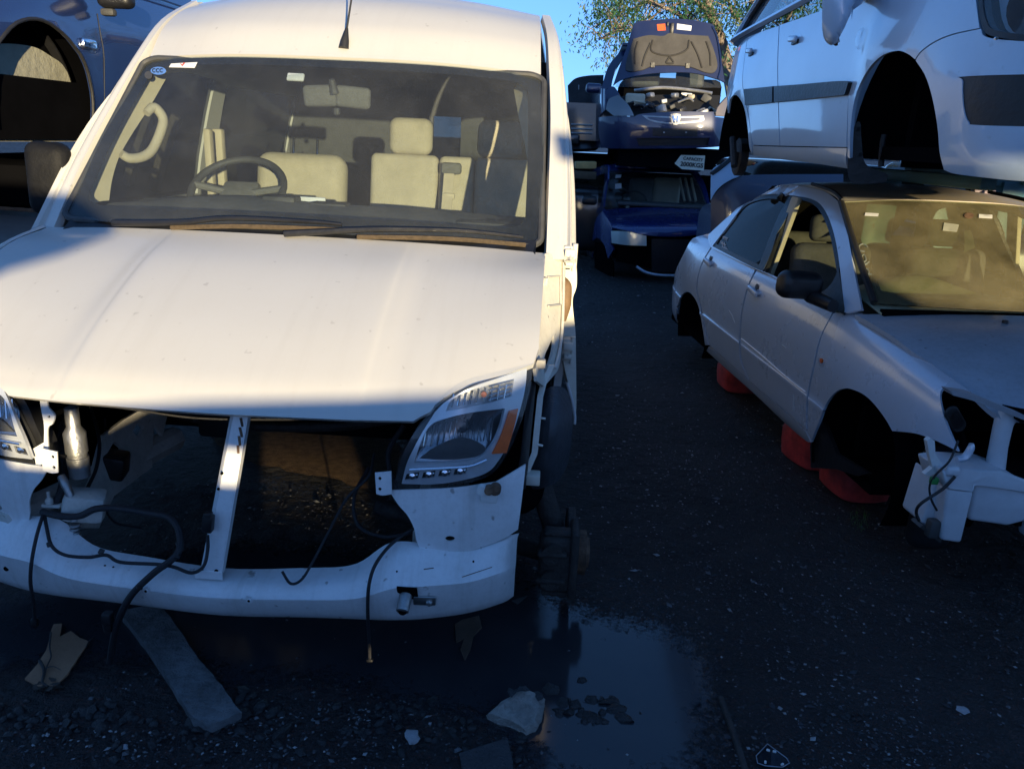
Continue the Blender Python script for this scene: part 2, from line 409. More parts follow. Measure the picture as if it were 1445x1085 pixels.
# ---- windscreen and its surround
WS = Patch([[(-.941, .92, 1.24), (-.5, .83, 1.252), (0, .80, 1.255), (.5, .83, 1.250), (.910, .92, 1.23)],
            [(-.885, 1.15, 1.55), (-.47, 1.06, 1.567), (0, 1.03, 1.572), (.49, 1.06, 1.567), (.899, 1.15, 1.55)],
            [(-.812, 1.43, 1.866), (-.41, 1.345, 1.884), (.02, 1.32, 1.888), (.46, 1.345, 1.886), (.878, 1.43, 1.868)]], VF)
def sup(m_l, m_b, m_t, c):    # rounded rectangle in the sheet's own coordinates
    a, b, lo, hi = m_l, 4-m_l, m_b, 2-m_t
    out = []
    for (cx, cy, a0) in ((b-c, lo+c*.6, -90), (b-c, hi-c*.6, 0), (a+c, hi-c*.6, 90), (a+c, lo+c*.6, 180)):
        for k in range(7):
            an = R_(a0+15*k); out.append((cx+c*math.cos(an), cy+c*.6*math.sin(an)))
    return np.array(out)
ws_out = sup(.02, .02, .0, .16); ws_in = sup(.17, .20, .09, .22)
wsc = panel('windscreen', WS, ws_out, M['vscreen'], van, px=False, res=.07, thick=.0045)
panel('glass_edge', WS, ws_out, M['frit'], wsc, holes=[ws_in], px=False, res=.03, thick=.002, off=-.005)
P = WS(ws_out[:, 0], ws_out[:, 1]); MB().tube(list(P), .013, 8, 0, True).build('rubber_seal', M['grey' if 0 else 'greydk'], van)
# ---- body sides
Z1 = [1.20, 1.45, 1.70, 1.90, 2.05, 2.17]
CR = [(.925, .885), (.918, 1.075), (.908, 1.285), (.888, 1.455), (.868, 1.66), (.835, 1.95)]
CL = [(.955, .885), (.922, 1.075), (.872, 1.285), (.822, 1.455), (.81, 1.66), (.80, 1.95)]
win1 = [(2.12, .25), (2.5, .25), (2.94, .25), (2.94, 2.7), (2.5, 2.75), (2.25, 2.6)]
win2 = [(3.08, .3), (3.92, .3), (3.92, 2.6), (3.08, 2.6)]
for sgn, C0, HW, HB in ((1, CR, [1.03, 1.012, .982, .95, .918, .87], 1.0), (-1, CL, [1.03, .985, .925, .868, .85, .83], .98)):
    up = []
    for z, (x0, y0), w in zip(Z1, C0, HW):
        wb = max(w, HB*w)
        up.append([(sgn*x0, y0, z), (sgn*((x0+w)/2+.018), y0+.025, z), (sgn*(w-.002), y0+.14, z), (sgn*w, 2.3, z), (sgn*w, 3.7, z), (sgn*w, 5.2, z)])
    SU = Patch(up, VF)
    su = panel('body_side', SU, full(SU), M['van'], van, holes=[win1, win2], px=False, res=.06, thick=.03, face=0 if sgn > 0 else -1)
    for w in (win1, win2):
        panel('side_window', SU, w, M['vscreen'] if sgn > 0 and w is win1 else M['sideglass'], su, px=False, res=.2, thick=.004, off=-.012, face=0 if sgn > 0 else -1)
low = []
for z, w in zip([.36, .6, .9, 1.08, 1.20], [.985, 1.015, 1.035, 1.035, 1.03]):
    low.append([(w-.006, 1.0, z), (w, 1.7, z), (w+.008, 3.2, z), (w+.008, 5.2, z)])
SL = Patch(low, VF)
dr = panel('front_door', SL, [(0, .25), (1.02, .0), (1.02, 4), (0, 4)], M['van'], van, px=False, res=.08, thick=.03, face=0)
sp = panel('side_panel', SL, [(1.035, .0), (3, .0), (3, 4), (1.035, 4)], M['van'], van, px=False, res=.1, thick=.03, face=0)
mirror(dr); mirror(sp)
# left front wing, still on the van
wing = Patch([[(-.972, .10+.775*t+.01, 0.872+(1.232-.872)*g+.05*math.sin(math.pi*t)-.012) for t, g in TT[1:]],
              [(-1.005, .11+.79*t, .855+(1.222-.872)*g+.05*math.sin(math.pi*t)-.02) for t, g in TT[1:]],
              [(-1.045, .14+.82*t, .72+(1.10-.8)*g) for t, g in TT[1:]], [(-1.05, .18+.8*t, .40+.2*g) for t, g in TT[1:]]], VF)
panel('front_wing', wing, full(wing), M['van'], van, px=False, res=.05, thick=.01, face=1)
# roof
RF = Patch([[(-.805, 1.435, 1.868), (-.41, 1.35, 1.887), (.02, 1.325, 1.891), (.46, 1.35, 1.889), (.868, 1.435, 1.87)],
            [(-.81, 1.62, 2.02), (-.45, 1.53, 2.045), (0, 1.50, 2.05), (.45, 1.53, 2.045), (.855, 1.62, 2.02)],
            [(-.795, 1.88, 2.135), (-.45, 1.80, 2.17), (0, 1.77, 2.185), (.45, 1.80, 2.17), (.84, 1.88, 2.135)],
            [(-.785, 2.3, 2.20), (-.45, 2.25, 2.25), (0, 2.25, 2.27), (.45, 2.25, 2.25), (.825, 2.3, 2.20)],
            [(-.785, 3.6, 2.22), (-.45, 3.6, 2.28), (0, 3.6, 2.30), (.45, 3.6, 2.28), (.82, 3.6, 2.22)],
            [(-.785, 5.2, 2.22), (-.45, 5.2, 2.28), (0, 5.2, 2.30), (.45, 5.2, 2.28), (.82, 5.2, 2.22)]], VF)
panel('roof', RF, [(.03, .04), (3.97, .04), (3.97, 5), (.03, 5)], M['van'], van, px=False, res=.05, thick=.02)
# back wall, floor, firewall
b = MB(); b.box((0, 5.19, .80), (1.98, .03, 1.0), 0); b.box((-.72, 5.19, 1.60), (.5, .03, .6)); b.box((.72, 5.19, 1.60), (.5, .03, .6)); b.box((0, 5.19, 2.06), (1.9, .03, .33))
b.build('rear_doors', M['van'], van, False)
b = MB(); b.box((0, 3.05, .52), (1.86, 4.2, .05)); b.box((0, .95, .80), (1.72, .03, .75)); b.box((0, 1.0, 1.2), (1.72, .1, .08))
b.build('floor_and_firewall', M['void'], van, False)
hl = MB()
hl.box((0, 3.5, 2.11), (1.5, 2.6, .02)); hl.box((-.955, 3.2, .9), (.02, 4.0, .7)); hl.box((.955, 3.2, .9), (.02, 4.0, .7))
def hole_wall(mb, y, x0, x1, z0, z1, hx0, hx1, hz0, hz1, t=.02):
    mb.box(((x0+hx0)/2, y, (z0+z1)/2), (hx0-x0, t, z1-z0)); mb.box(((hx1+x1)/2, y, (z0+z1)/2), (x1-hx1, t, z1-z0))
    mb.box(((hx0+hx1)/2, y, (z0+hz0)/2), (hx1-hx0, t, hz0-z0)); mb.box(((hx0+hx1)/2, y, (hz1+z1)/2), (hx1-hx0, t, z1-hz1))
w0, w1 = ay(611, 223, 3.6), ay(651, 166, 3.6)
hole_wall(hl, 3.6, -.93, .93, .5, 2.11, w0[0], w1[0], w0[2], w1[2])
hl.build('cabin_lining', M['greydk'], van, False)
b = MB(); c = (w0+w1)/2; b.box((c[0], 3.62, c[2]), (w1[0]-w0[0]+.06, .006, w1[2]-w0[2]+.06))
b.build('rear_window', M['sideglass'], van, False)
# ---- inside the cab
DB = Patch([[(x, .93+.07*(1-(x/.85)**2)*-1+.05, 1.225) for x in (-.84, -.42, 0, .42, .84)],
            [(x, 1.08, 1.275) for x in (-.84, -.42, 0, .42, .84)],
            [(x, 1.30, zz) for x, zz in ((-.84, 1.27), (-.42, 1.315), (0, 1.30), (.42, 1.30), (.84, 1.27))],
            [(x, 1.42, 1.275) for x in (-.84, -.42, 0, .42, .84)], [(x, 1.46, 1.20) for x in (-.84, -.42, 0, .42, .84)], [(x, 1.40, .8) for x in (-.84, -.42, 0, .42, .84)]], VF)
dash = panel('dashboard', DB, full(DB), M['grey'], van, px=False, res=.05, thick=.02, face=1)
b = MB()
for px, py, w, h in ((398, 288, .14, .07), (466, 296, .16, .06)):
    p = ay(px, py, 1.30); b.box((p[0], 1.30, p[2]), (w, .10, h), .012)
p = ay(690, 318, 1.2); b.box((p[0]+.02, 1.15, p[2]), (.3, .16, .05), .02)
b.pieces('instrument_housing', M['greydk'], dash)
b = MB(); p = ay(432, 290, 1.36); b.box((p[0], 1.38, p[2]), (.16, .015, .07), .005); p = ay(500, 297, 1.34); b.box((p[0], 1.36, p[2]), (.13, .02, .03), .005, (0, .15, 0))
b.pieces('white_surround', M['paper'], dash)
b = MB(); p = ay(655, 329, 1.02); b.box((p[0], p[1], p[2]), (.11, .03, .006), .002); p = ay(718, 338, 1.0); b.box((p[0], p[1]+.02, p[2]+.0), (.13, .025, .006), .002)
for k in range(16):
    p = ay(250+k*4.2, 287+.2*k, 1.2); b.box(p, (.006, .03, .004))
b.pieces('air_vent', M['white' if 0 else 'greydk'], dash)
# steering wheel
cw = ay(335, 268, 1.50); tilt = R_(38); ez = np.array([0, math.cos(tilt), math.sin(tilt)]); ex = np.array([1., 0, 0])
ring = [cw+.205*(ex*math.cos(a)+ez*math.sin(a)) for a in np.linspace(0, 2*math.pi, 40, endpoint=False)]
b = MB(); b.tube(ring, .0165, 10, 0, True)
st = b.build('steering_wheel', M['greydk'], van)
b = MB(); nrm = np.cross(ex, ez); dn = -nrm if nrm[2] > 0 else nrm
b.box(cw+dn*.03, (.17, .15, .05), .03, (tilt, 0, 0))
for a in (0.1, math.pi-.1, -math.pi/2): b.tube([cw+dn*.03, cw+.2*(ex*math.cos(a)+ez*math.sin(a))], .016, 8)
b.build('wheel_hub', M['grey'], st)
b = MB(); b.tube([cw+dn*.05, cw+dn*.4], .03, 10); b.tube([cw+dn*.1+ex*.02, cw+dn*.08+ex*.17], .008, 8); b.build('steering_column', M['greydk'], st)
# seats
def cushion(mb, c, size, bev=.06, rot=None): mb.box(c, size, bev, rot, 5)
p0, p1 = ay(358, 262, 2.0), ay(484, 262, 2.0); zt = ay(420, 216, 2.0)[2]
ds = MB(); cushion(ds, ((p0[0]+p1[0])/2, 2.04, zt-.32), (p1[0]-p0[0], .16, .64), .07, (-.2, 0, 0)); cushion(ds, ((p0[0]+p1[0])/2, 1.78, .86), (.5, .5, .16), .06)
seat = ds.build('driver_seat', M['fabric'], van)
b = MB(); 
for px in (407, 441):
    p = ay(px, 206, 2.0); b.tube([(p[0], 2.06, zt-.05), (p[0], 2.09, zt+.07)], .006, 8)
b.pieces('headrest_post', M['chrome'], seat)
q0, q1 = ay(521, 262, 1.95), ay(752, 262, 1.95); zb = ay(630, 225, 1.95)[2]
bs = MB(); wd = q1[0]-q0[0]
for a, w in ((0, .42), (.42, .22), (.64, .36)):
    cushion(bs, (q0[0]+wd*(a+w/2), 1.99, zb-.30), (wd*w-.004, .15, .62), .03, (-.17, 0, 0))
cushion(bs, ((q0[0]+q1[0])/2, 1.72, .86), (wd, .5, .16), .05)
bench = bs.build('bench_seat', M['fabric'], van)
for (x0, x1, yt, yb) in ((548, 609, 165, 221), (674, 736, 169, 226)):
    a, c = ay(x0, yt, 2.0), ay(x1, yb, 2.0); b = MB(); cushion(b, ((a[0]+c[0])/2, 2.03, (a[2]+c[2])/2), (c[0]-a[0], .10, a[2]-c[2]), .045, (-.12, 0, 0))
    b.tube([((a[0]+c[0])/2-.05, 2.05, c[2]-.05), ((a[0]+c[0])/2-.05, 2.04, c[2]+.05)], .006); b.build('headrest', M['fabric'], bench)
b = MB(); a = ay(637, 238, 1.90); b.box(a, (.10, .03, .055), .02); 
b.build('belt_guide', M['grey'], bench)
b = MB(); c = ay(630, 300, 1.80); a2 = ay(634, 245, 1.895); n = (c-a2)
b.prism([a2+(-.025, -.008, 0), a2+(.025, -.008, 0), c+(.025, -.012, 0), c+(-.025, -.012, 0)], (0, .006, 0)); b.box(ay(633, 277, 1.84), (.06, .02, .03), .008); b.build('seat_belt', M['beige'], bench)
# door pillars and trim inside, left; handle on the windscreen pillar
b = MB()
for x0, x1, yy in ((296, 306, 1.95), (308, 322, 2.15)):
    lo0, hi0 = ay(x0, 292, yy), ay(x0+2, 182, yy); b.box(((lo0[0]+ay(x1, 290, yy)[0])/2, yy, (lo0[2]+hi0[2])/2), (abs(ay(x1, 290, yy)[0]-lo0[0]), .05, hi0[2]-lo0[2]), .012)
b.pieces('door_pillar_trim', M['beige'], van)
TRI = Patch([[(-.925, .96, 1.255), (-.85, 1.10, 1.255), (-.80, 1.17, 1.255)], [(-.87, 1.18, 1.53), (-.80, 1.30, 1.53), (-.75, 1.37, 1.53)], [(-.80, 1.42, 1.83), (-.72, 1.53, 1.83), (-.66, 1.58, 1.83)]], VF)
tro = path([(101, 297, 1), (205, 106, 1), (214, 97), (230, 94, 1), (238, 105, 1), (212, 150), (186, 190), (168, 222), (158, 255), (154, 283, 1), (140, 285), (112, 297, 1)])
tr1 = panel('pillar_trim', TRI, tro, M['beige'], van, res=.03, thick=.02)
mirror(tr1)
b = MB(); pts = [TRI.pt(x, y, .0) for x, y in ((205, 160), (216, 152), (228, 166), (226, 183), (214, 210), (200, 221), (182, 223), (170, 217))]
pts = [p+np.array([.02, -.03, 0]) for p in pts]
b.tube(pts, [.017, .02, .02, .02, .02, .02, .02, .017], 10, 5); b.build('grab_handle', M['beige'], van)
# inside mirror
im = MB(); a = ay(475, 136, 1.36)
for sx in (-1, 1): im.box(a+np.array([sx*.068, .0, -.002]), (.145, .035, .085), .02, (0.1, sx*.05, sx*.10), 3)
mir = im.build('interior_mirror', M['grey'], van)
b = MB(); b.tube([a+(.0, -.03, .01), a+(-.005, -.05, .06)], [.02, .012], 8); b.box(a+(.0, -.0, -.06), (.025, .03, .03), .008); b.pieces('mirror_stalk', M['greydk'], mir)
b = MB(); p = WS.pt(416, 106, -.012); b.box(p, (.07, .012, .035), .006, (-.6, 0, 0)); b.build('toll_tag_holder', M['white'], van)
# stickers on the glass
def decal(name, pts, mat, off=.003): 
    return panel(name, WS, pts, mat, wsc, res=.02, thick=.001, off=off)
el = [(224+11*math.cos(a), 101+5.5*math.sin(a)) for a in np.linspace(0, 2*math.pi, 20, endpoint=False)]
decal('blue_sticker', el, M['blue'])
for k in range(3):
    cx = 218.5+5.2*k
    arc = [(cx+3.0*math.cos(a), 101+3.0*math.sin(a)) for a in np.linspace(R_(50), R_(310), 9)]+[(cx+1.9*math.cos(a), 101+1.9*math.sin(a)) for a in np.linspace(R_(310), R_(50), 9)]
    decal('sticker_letter', arc, M['ink'], .005)
decal('grey_sticker', [(210+5.5*math.cos(a), 107+5.5*math.sin(a)) for a in np.linspace(0, 2*math.pi, 16, endpoint=False)], M['greydk'])
decal('white_sticker', poly((242, 91), (279, 89), (275, 97), (239, 96)), M['paper'])
decal('sticker_tick', poly((255, 91.5), (258, 95), (262, 90.5), (260, 90), (258, 93), (256, 91)), M['red'], .005)
# wipers
def wiper(arm, blade):
    b = MB(); pts = [WS.pt(x, y, .035) for x, y in arm]; b.tube(pts, [.012, .010, .008, .006], 8, 4)
    w = b.build('wiper_arm', M['plastic'], van)
    b = MB(); pts = [WS.pt(x, y, .018) for x, y in blade]; b.tube(pts, .009, 6, 4); b.build('wiper_blade', plain('dusty wiper rubber', (.10, .07, .04), .9, 0, .5, 60, .3), w)
wiper([(168, 322), (260, 321), (330, 315), (440, 320), (485, 324)], [(245, 325), (330, 323), (410, 325), (487, 328)])
wiper([(405, 337), (520, 331), (600, 331), (660, 333), (735, 341)], [(505, 338), (590, 339), (660, 342), (740, 349)])
CW = Patch([[(x, .74+.10*(x/.885)**2, 1.215) for x in (-.885, -.4, 0, .4, .885)], [(x, .80+.09*(x/.885)**2, 1.225) for x in (-.885, -.4, 0, .4, .885)], [(x, .86+.06*(x/.885)**2, 1.26) for x in (-.885, -.4, 0, .4, .885)]], VF)
panel('cowl', CW, full(CW), M['plastic'], van, px=False, res=.06, thick=.01)
# aerial on the roof
p = RF.pt(485, 69, 0); top = VF.ay(497, 0, p[1]+.10); d = top-p; up_ = np.array([.035, .12, .36])
b = MB(); b.tube([p, p+up_*.09, p+up_*.22], [.021, .017, .006], 12, 4); b.tube([p+up_*.2, p+up_*1.5], [.0045, .0025], 8, 0)
b.build('roof_aerial', M['rubber'], van)
# wing mirror, left
b = MB(); p = ay(72, 253, 1.12); b.box(p, (.175, .10, .29), .05, (0, .03, .1), 5); b.tube([p+(.06, 0, -.1), p+(.22, .1, -.12)], .03, 8)
wm = b.build('door_mirror', plain('mirror housing black', (.012, .012, .013), .6, 0, .5, 14, .2, spec=.15), van)
# ---- front structure: headlamps
HLp = Patch([[ay(548, 700, .02), ay(630, 700, .045), ay(735, 695, .13)], [ay(575, 640, .03), ay(650, 630, .05), ay(745, 615, .17)], [ay(600, 572, .075), ay(672, 535, .11), ay(760, 500, .25)]], VF)
HO = path([(556, 690, 1), (563, 660), (583, 612), (607, 580, 1), (624, 563), (655, 547), (700, 532), (753, 513, 1), (748, 550), (738, 588), (724, 625), (708, 653), (690, 671), (660, 682), (620, 689)])
hb = panel('headlamp', HLp, HO, M['plastic'], van, res=.03, thick=.05, off=-.055)
BEZ = path([(566, 686, 1), (574, 655), (592, 615), (612, 581, 1), (628, 566), (660, 550), (705, 535), (748, 520, 1), (745, 550), (735, 590), (722, 626), (707, 652), (691, 669), (660, 680), (615, 687)])
MAIN = path([(583, 655, 1), (594, 620), (606, 600), (622, 592), (660, 584), (717, 577, 1), (711, 602), (700, 627), (684, 645), (665, 652), (630, 655)])
TURN = path([(628, 580, 1), (634, 567), (652, 556), (690, 545), (730, 535, 1), (726, 560, 1), (690, 570), (650, 577)])
LEDS = [poly((573, 672), (591, 669), (589, 679), (570, 681)), poly((597, 670), (615, 667), (613, 677), (594, 679)), poly((621, 668), (639, 665), (636, 675), (618, 677)), poly((644, 666), (662, 662), (659, 672), (641, 675))]
panel('lamp_bezel', HLp, BEZ, M['silver'], hb, holes=[MAIN, TURN]+LEDS, res=.025, thick=.012, off=-.016)
hole2 = [p for p in (MAIN, TURN)]
panel('lamp_back', HLp, BEZ, M['dark'], hb, res=.04, thick=.004, off=-.05)
# bowl of the main lamp
c0 = HLp.pt(654, 622, -.035); nrm = VF.c-c0; nrm = nrm/np.linalg.norm(nrm); nrm = np.array([.12, -.97, .18]); nrm /= np.linalg.norm(nrm)
rotq = Vector((0, 0, 1)).rotation_difference(Vector(nrm)).to_matrix()
BL = Patch([[HLp.pt(x, y, o) for x, y in zip((582, 625, 668, 716), (yy+8, yy+3, yy, yy-3))] for yy, o in ((660, -.014), (636, -.03), (610, -.045), (582, -.02))], VF)
panel('reflector', BL, MAIN, plain('lamp reflector', (.30, .31, .33), .22, .85, .3, 16, .05), hb, res=.02, thick=.004, off=-.004)
b = MB(); b.lathe([(.0, 0), (.016, .003), (.020, .012), (.014, .024), (.0, .028)], HLp.pt(658, 603, -.045), 'z', 20, rot=rotq); b.build('bulb_cap', M['greydk'], hb)
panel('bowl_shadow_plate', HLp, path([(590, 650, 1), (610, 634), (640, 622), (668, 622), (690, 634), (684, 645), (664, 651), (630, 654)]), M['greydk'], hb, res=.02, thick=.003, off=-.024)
b = MB()
for k in range(12):
    x = 600+k*9.5; b.tube([HLp.pt(x, 600-(k*1.2), -.033), HLp.pt(x-5, 632-k*.6, -.033)], .0022, 5, 0)
for k in range(9):
    x = 640+k*10; b.tube([HLp.pt(x, 556-k*1.6, -.02), HLp.pt(x-4, 574-k*1.2, -.02)], .0028, 5, 0)
for k in range(4):
    x = 727+k*1.0; b.tube([HLp.pt(694, 546+k*6.4, -.019), HLp.pt(741-k, 533+k*6.4, -.019)], .0016, 5, 0)
b.pieces('reflector_rib', M['chrome'], hb)
panel('turn_reflector', HLp, TURN, M['alu'], hb, res=.03, thick=.003, off=-.026)
b = MB(); b.lathe([(.0, 0), (.010, .003), (.008, .012), (.0, .016)], HLp.pt(688, 557, -.024), 'z', 14, rot=rotq); b.build('turn_bulb', plain('bulb amber', (.5, .16, .06), .25), hb)
panel('amber_reflector', HLp, path([(722, 580, 1), (734, 577, 1), (727, 607), (717, 640, 1), (697, 642, 1), (710, 615)]), M['amber'], hb, res=.02, thick=.006, off=-.009)
for l in LEDS:
    c = l.mean(0); led = panel('led_cell', HLp, (l-c)*1.06+c, M['dark'], hb, res=.02, thick=.004, off=-.022)
    b = MB(); p = HLp.pt(c[0], c[1], -.017); b.lathe([(.011, 0), (.009, .005), (.0, .007)], p, 'z', 12, rot=rotq); b.lathe([(.006, 0), (.0, .004)], p+(.010, .003, .003), 'z', 8, rot=rotq); b.build('led_lens', M['chrome'], led)
b = MB(); pts = [HLp.pt(x, y, -.008) for x, y in ((577, 664), (630, 662), (665, 659), (688, 650))]; b.tube(pts, .004, 6, 5); b.build('bezel_strip', M['chrome'], hb)
panel('lamp_lens', HLp, HO, M['lamp'], hb, res=.04, thick=.003, off=.0)
hbL = mirror(hb)
for ch in list(hb.children):
    m = mirror(ch, parent=hbL)
    for g in list(ch.children): mirror(g, parent=hbL)
# ---- panel under the headlamp, crossmember
UH = Patch([[ay(540, 800, .07), ay(640, 800, .07), ay(740, 790, .13)], [ay(545, 735, .05), ay(640, 735, .055), ay(740, 730, .12)], [ay(545, 670, .055), ay(640, 665, .07), ay(745, 650, .15)]], VF)
UO = path([(549, 692, 1), (640, 688), (700, 680, 1), (742, 655, 1), (737, 700), (731, 747, 1), (706, 762), (660, 778), (617, 783, 1), (597, 779), (588, 763), (584, 745), (575, 727), (562, 712)])
uh = panel('lamp_support_panel', UH, UO, M['beam'], van, res=.025, thick=.006, holes=[[(635+7*math.cos(a), 760+4*math.sin(a)) for a in np.linspace(0, 6.28, 12, endpoint=False)]])
mirror(uh)
BN = []
cols = [[(310, 801, 0.06), (310, 822, -0.02), (310, 840.77, -0.056), (310, 846.2, -0.062), (310, 866, -0.028), (310, 867.7, 0.018)], [(430, 801, 0.06), (430, 824, -0.02), (430, 843.19, -0.051), (430, 848.75, -0.057), (430, 869, -0.023), (430, 870.7, 0.023)], [(500, 796, 0.06), (502, 818, -0.012), (502, 840.6, -0.046), (502, 847.15, -0.052), (500, 871, -0.018), (500, 872.7, 0.028)], [(550, 766, 0.07), (552, 790, 0.01), (552, 824.97, -0.036), (552, 835.1, -0.042), (550, 872, -0.008), (550, 873.7, 0.038)], [(600, 766, 0.08), (602, 784, 0.03), (602, 820.68, -0.018), (602, 831.3, -0.024), (600, 870, 0.01), (600, 871.7, 0.056)], [(660, 772, 0.1), (660, 781, 0.065), (661, 815.55, 0.019), (661, 825.55, 0.013), (660, 862, 0.047), (660, 863.7, 0.093)], [(712, 757, 0.13), (711, 766, 0.1), (710, 800.97, 0.069), (709, 811.1, 0.063), (708, 848, 0.097), (708, 849.7, 0.143)], [(733, 752, 0.2), (730, 760, 0.17), (728, 793.27, 0.149), (727, 802.9, 0.143), (725, 838, 0.177), (725, 839.7, 0.223)]]
cols = [[ay(*p) for p in c] for c in cols]
allc = [[np.array([-p[0], p[1], p[2]]) for p in c] for c in cols[:0:-1]]+cols
allc[len(cols)-1] = [np.array([0, p[1], p[2]]) for p in cols[0]]
# centre the right half on the van's own axis
BP = Patch([[c[i] for c in allc] for i in range(6)], VF)
beam = panel('crossmember', BP, full(BP), M['beam'], van, px=False, res=.022, thick=.006)
for x, y in ((207, 833), (352, 846)):
    b = MB(); p = BP.pt(x, y, .002); b.lathe([(.011, .0), (.010, .004), (.005, .003), (.004, -.004)], p, 'y', 18); b.build('fixing_hole', M['beam'], beam)
    b = MB(); b.lathe([(.004, -.003), (.0042, -.0045)], p, 'y', 12); b.pieces('bolt_hole', M['void'], beam)
b = MB()
for x, y, r in ((9, 802, .008), (148, 798, .003), (160, 800, .003), (428, 813, .003), (668, 792, .003), (560, 806, .0025)):
    b.lathe([(r, -.002), (r*1.02, .0012)], BP.pt(x, y, .0), 'y', 12)
b.pieces('drain_hole', M['void'], beam)
b = MB()
b.tube([BP.pt(x, y, .0) for x, y in ((652, 814), (664, 810), (676, 806), (694, 800))], .0014, 5, 3); b.tube([BP.pt(x, y, 0) for x, y in ((598, 803), (612, 801))], .0016, 5, 0); b.pieces('scratch', M['rust'], beam)
# tow socket
b = MB(); p = BP.pt(575, 836, .001); b.box(p, (.060, .006, .055), .0015, (.42, 0, 0)); b.build('socket_opening', M['void'], beam)
b = MB(); b.box(BP.pt(599, 846, .004), (.066, .006, .042), .004, (.42, .04, .12)); b.lathe([(.011, 0), (.011, -.012), (.006, -.016)], BP.pt(606, 846, .006), 'y', 6)
b.tube([BP.pt(573, 838, .0)+np.array([0, .01, 0]), BP.pt(572, 848, .0)+np.array([0, -.045, -.005])], .019, 16, 0); b.build('tow_socket', M['alu'], beam)
b = MB(); b.lathe([(.012, -.0005), (.0125, .001)], BP.pt(572, 848, 0)+np.array([0, -.046, -.005]), 'y', 14); b.build('socket_bore', M['void'], beam)
# centre strut
bl, br, tl, tr = ay(279, 806, -.012), ay(311, 810, -.012), ay(322, 583, .05), ay(349, 583, .05)
SP = Patch([[bl, (bl*.72+br*.28)+(0, .0, 0), (bl*.3+br*.7), br], [tl, tl*.72+tr*.28, tl*.3+tr*.7, tr]], VF)
cs = MB()
mid_b, mid_t = bl*.72+br*.28, tl*.72+tr*.28
cs.prism([bl+(0, .022, 0), mid_b, mid_t, tl+(0, .022, 0)], (0, .004, 0)); cs.prism([mid_b+(.0005, 0, 0), br, tr, mid_t+(.0005, 0, 0)], (0, .004, 0)); cs.prism([br+(.0005, 0, 0), br+(.004, 0, 0), tr+(.004, 0, 0), tr+(.0005, 0, 0)], (0, .025, 0))
cs.box((bl+br)/2+(0, -.004, -.004), (.085, .006, .03), .003)
strut = cs.build('latch_strut', M['beam'], van, False)
b = MB()
for x, y, r in ((313, 668, .0045), (308, 690, .004), (284, 804, .006), (305, 806, .006)):
    p = ay(x, y, -.017 if y > 800 else -.012+(806-y)/223*.062-.004+.0); b.lathe([(r, -.001), (r*1.03, .002)], p, 'y', 12)
b.pieces('bolt_hole', M['void'], strut)
b = MB(); p = ay(339, 615, .035); 
for x, y in ((341, 596), (340, 610), (338, 622), (336, 634)): b.box(ay(x, y, -.012+(806-y)/223*.062-.0005), (.008, .002, .025+.01*random.random()), .001, (0, random.uniform(-.2, .2), 0))
b.pieces('chipped_paint', M['rust'], strut)
b = MB(); b.box(ay(294, 738, -.014), (.03, .028, .055), .006, (0, .15, 0)); b.box(ay(294, 727, -.016), (.022, .022, .02), .004); b.pieces('cable_plug', M['plastic'], van)
# bracket ears
b = MB(); e = path([(529, 667, 1), (552, 665, 1), (553, 697, 1), (540, 699), (531, 697, 1)]); EP = Patch([[ay(520, 710, .04), ay(560, 710, .04)], [ay(520, 655, .045), ay(560, 655, .045)]], VF)
holes = [[(536+2.4*math.cos(a), yy+2.4*math.sin(a)) for a in np.linspace(0, 6.28, 8, endpoint=False)] for yy in (675, 690)]
br1 = panel('grille_bracket', EP, e, M['beam'], van, holes=holes, res=.02, thick=.004); mirror(br1)
# left upright strip
LP = Patch([[ay(-10, 740, .05), ay(100, 740, .05)], [ay(-10, 545, .08), ay(100, 545, .08)]], VF)
lo_ = path([(55, 556, 1), (66, 556, 1), (68, 574), (77, 586), (74, 598), (67, 606), (68, 640), (66, 662, 1), (52, 668), (38, 680), (28, 695), (24, 718, 1), (19, 716, 1), (22, 694), (33, 676), (48, 664), (50, 652), (45, 634, 1), (62, 624, 1), (62, 600), (58, 578)])
panel('upright_bracket', LP, lo_, M['beam'], van, holes=[[(69+2*math.cos(a), 588+2*math.sin(a)) for a in np.linspace(0, 6.28, 8, endpoint=False)], [(59+2*math.cos(a), 657+2*math.sin(a)) for a in np.linspace(0, 6.28, 8, endpoint=False)]], res=.02, thick=.006)
# engine bay
AP = Patch([[(-.50, .12, .30), (-.52, .5, .3), (-.53, .95, .30)], [(-.56, .12, .62), (-.56, .5, .62), (-.56, .95, .62)], [(-.6, .12, .95), (-.6, .5, 1.0), (-.6, .95, 1.1)]], VF)
po = path([(129, 677, 1), (145, 615, 1), (175, 592, 1), (207, 573, 1), (236, 588, 1), (229, 615, 1), (217, 597, 1), (215, 659, 1), (161, 700, 1), (140, 745, 1), (95, 745, 1)])
def dia(x, y, w, h): return [(x-w, y+h*.2), (x-.1*w, y-h), (x+w, y-.3*h), (x+.1*w, y+h)]
apr = panel('inner_wing', AP, po, M['vanin'], van, holes=[dia(195, 607, 8, 11), dia(162, 636, 10, 13)], res=.03, thick=.012)
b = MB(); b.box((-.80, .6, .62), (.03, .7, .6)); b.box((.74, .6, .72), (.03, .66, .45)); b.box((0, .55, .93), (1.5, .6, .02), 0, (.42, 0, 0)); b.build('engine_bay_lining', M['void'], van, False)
b = MB(); b.tube([(-.70, .06, .42), (-.62, .3, .42), (-.56, .9, .38)], .05, 8); b.tube([(.62, .12, .42), (.58, .4, .42), (.56, .9, .38)], .05, 8); b.pieces('chassis_rail', M['vanin'], van)
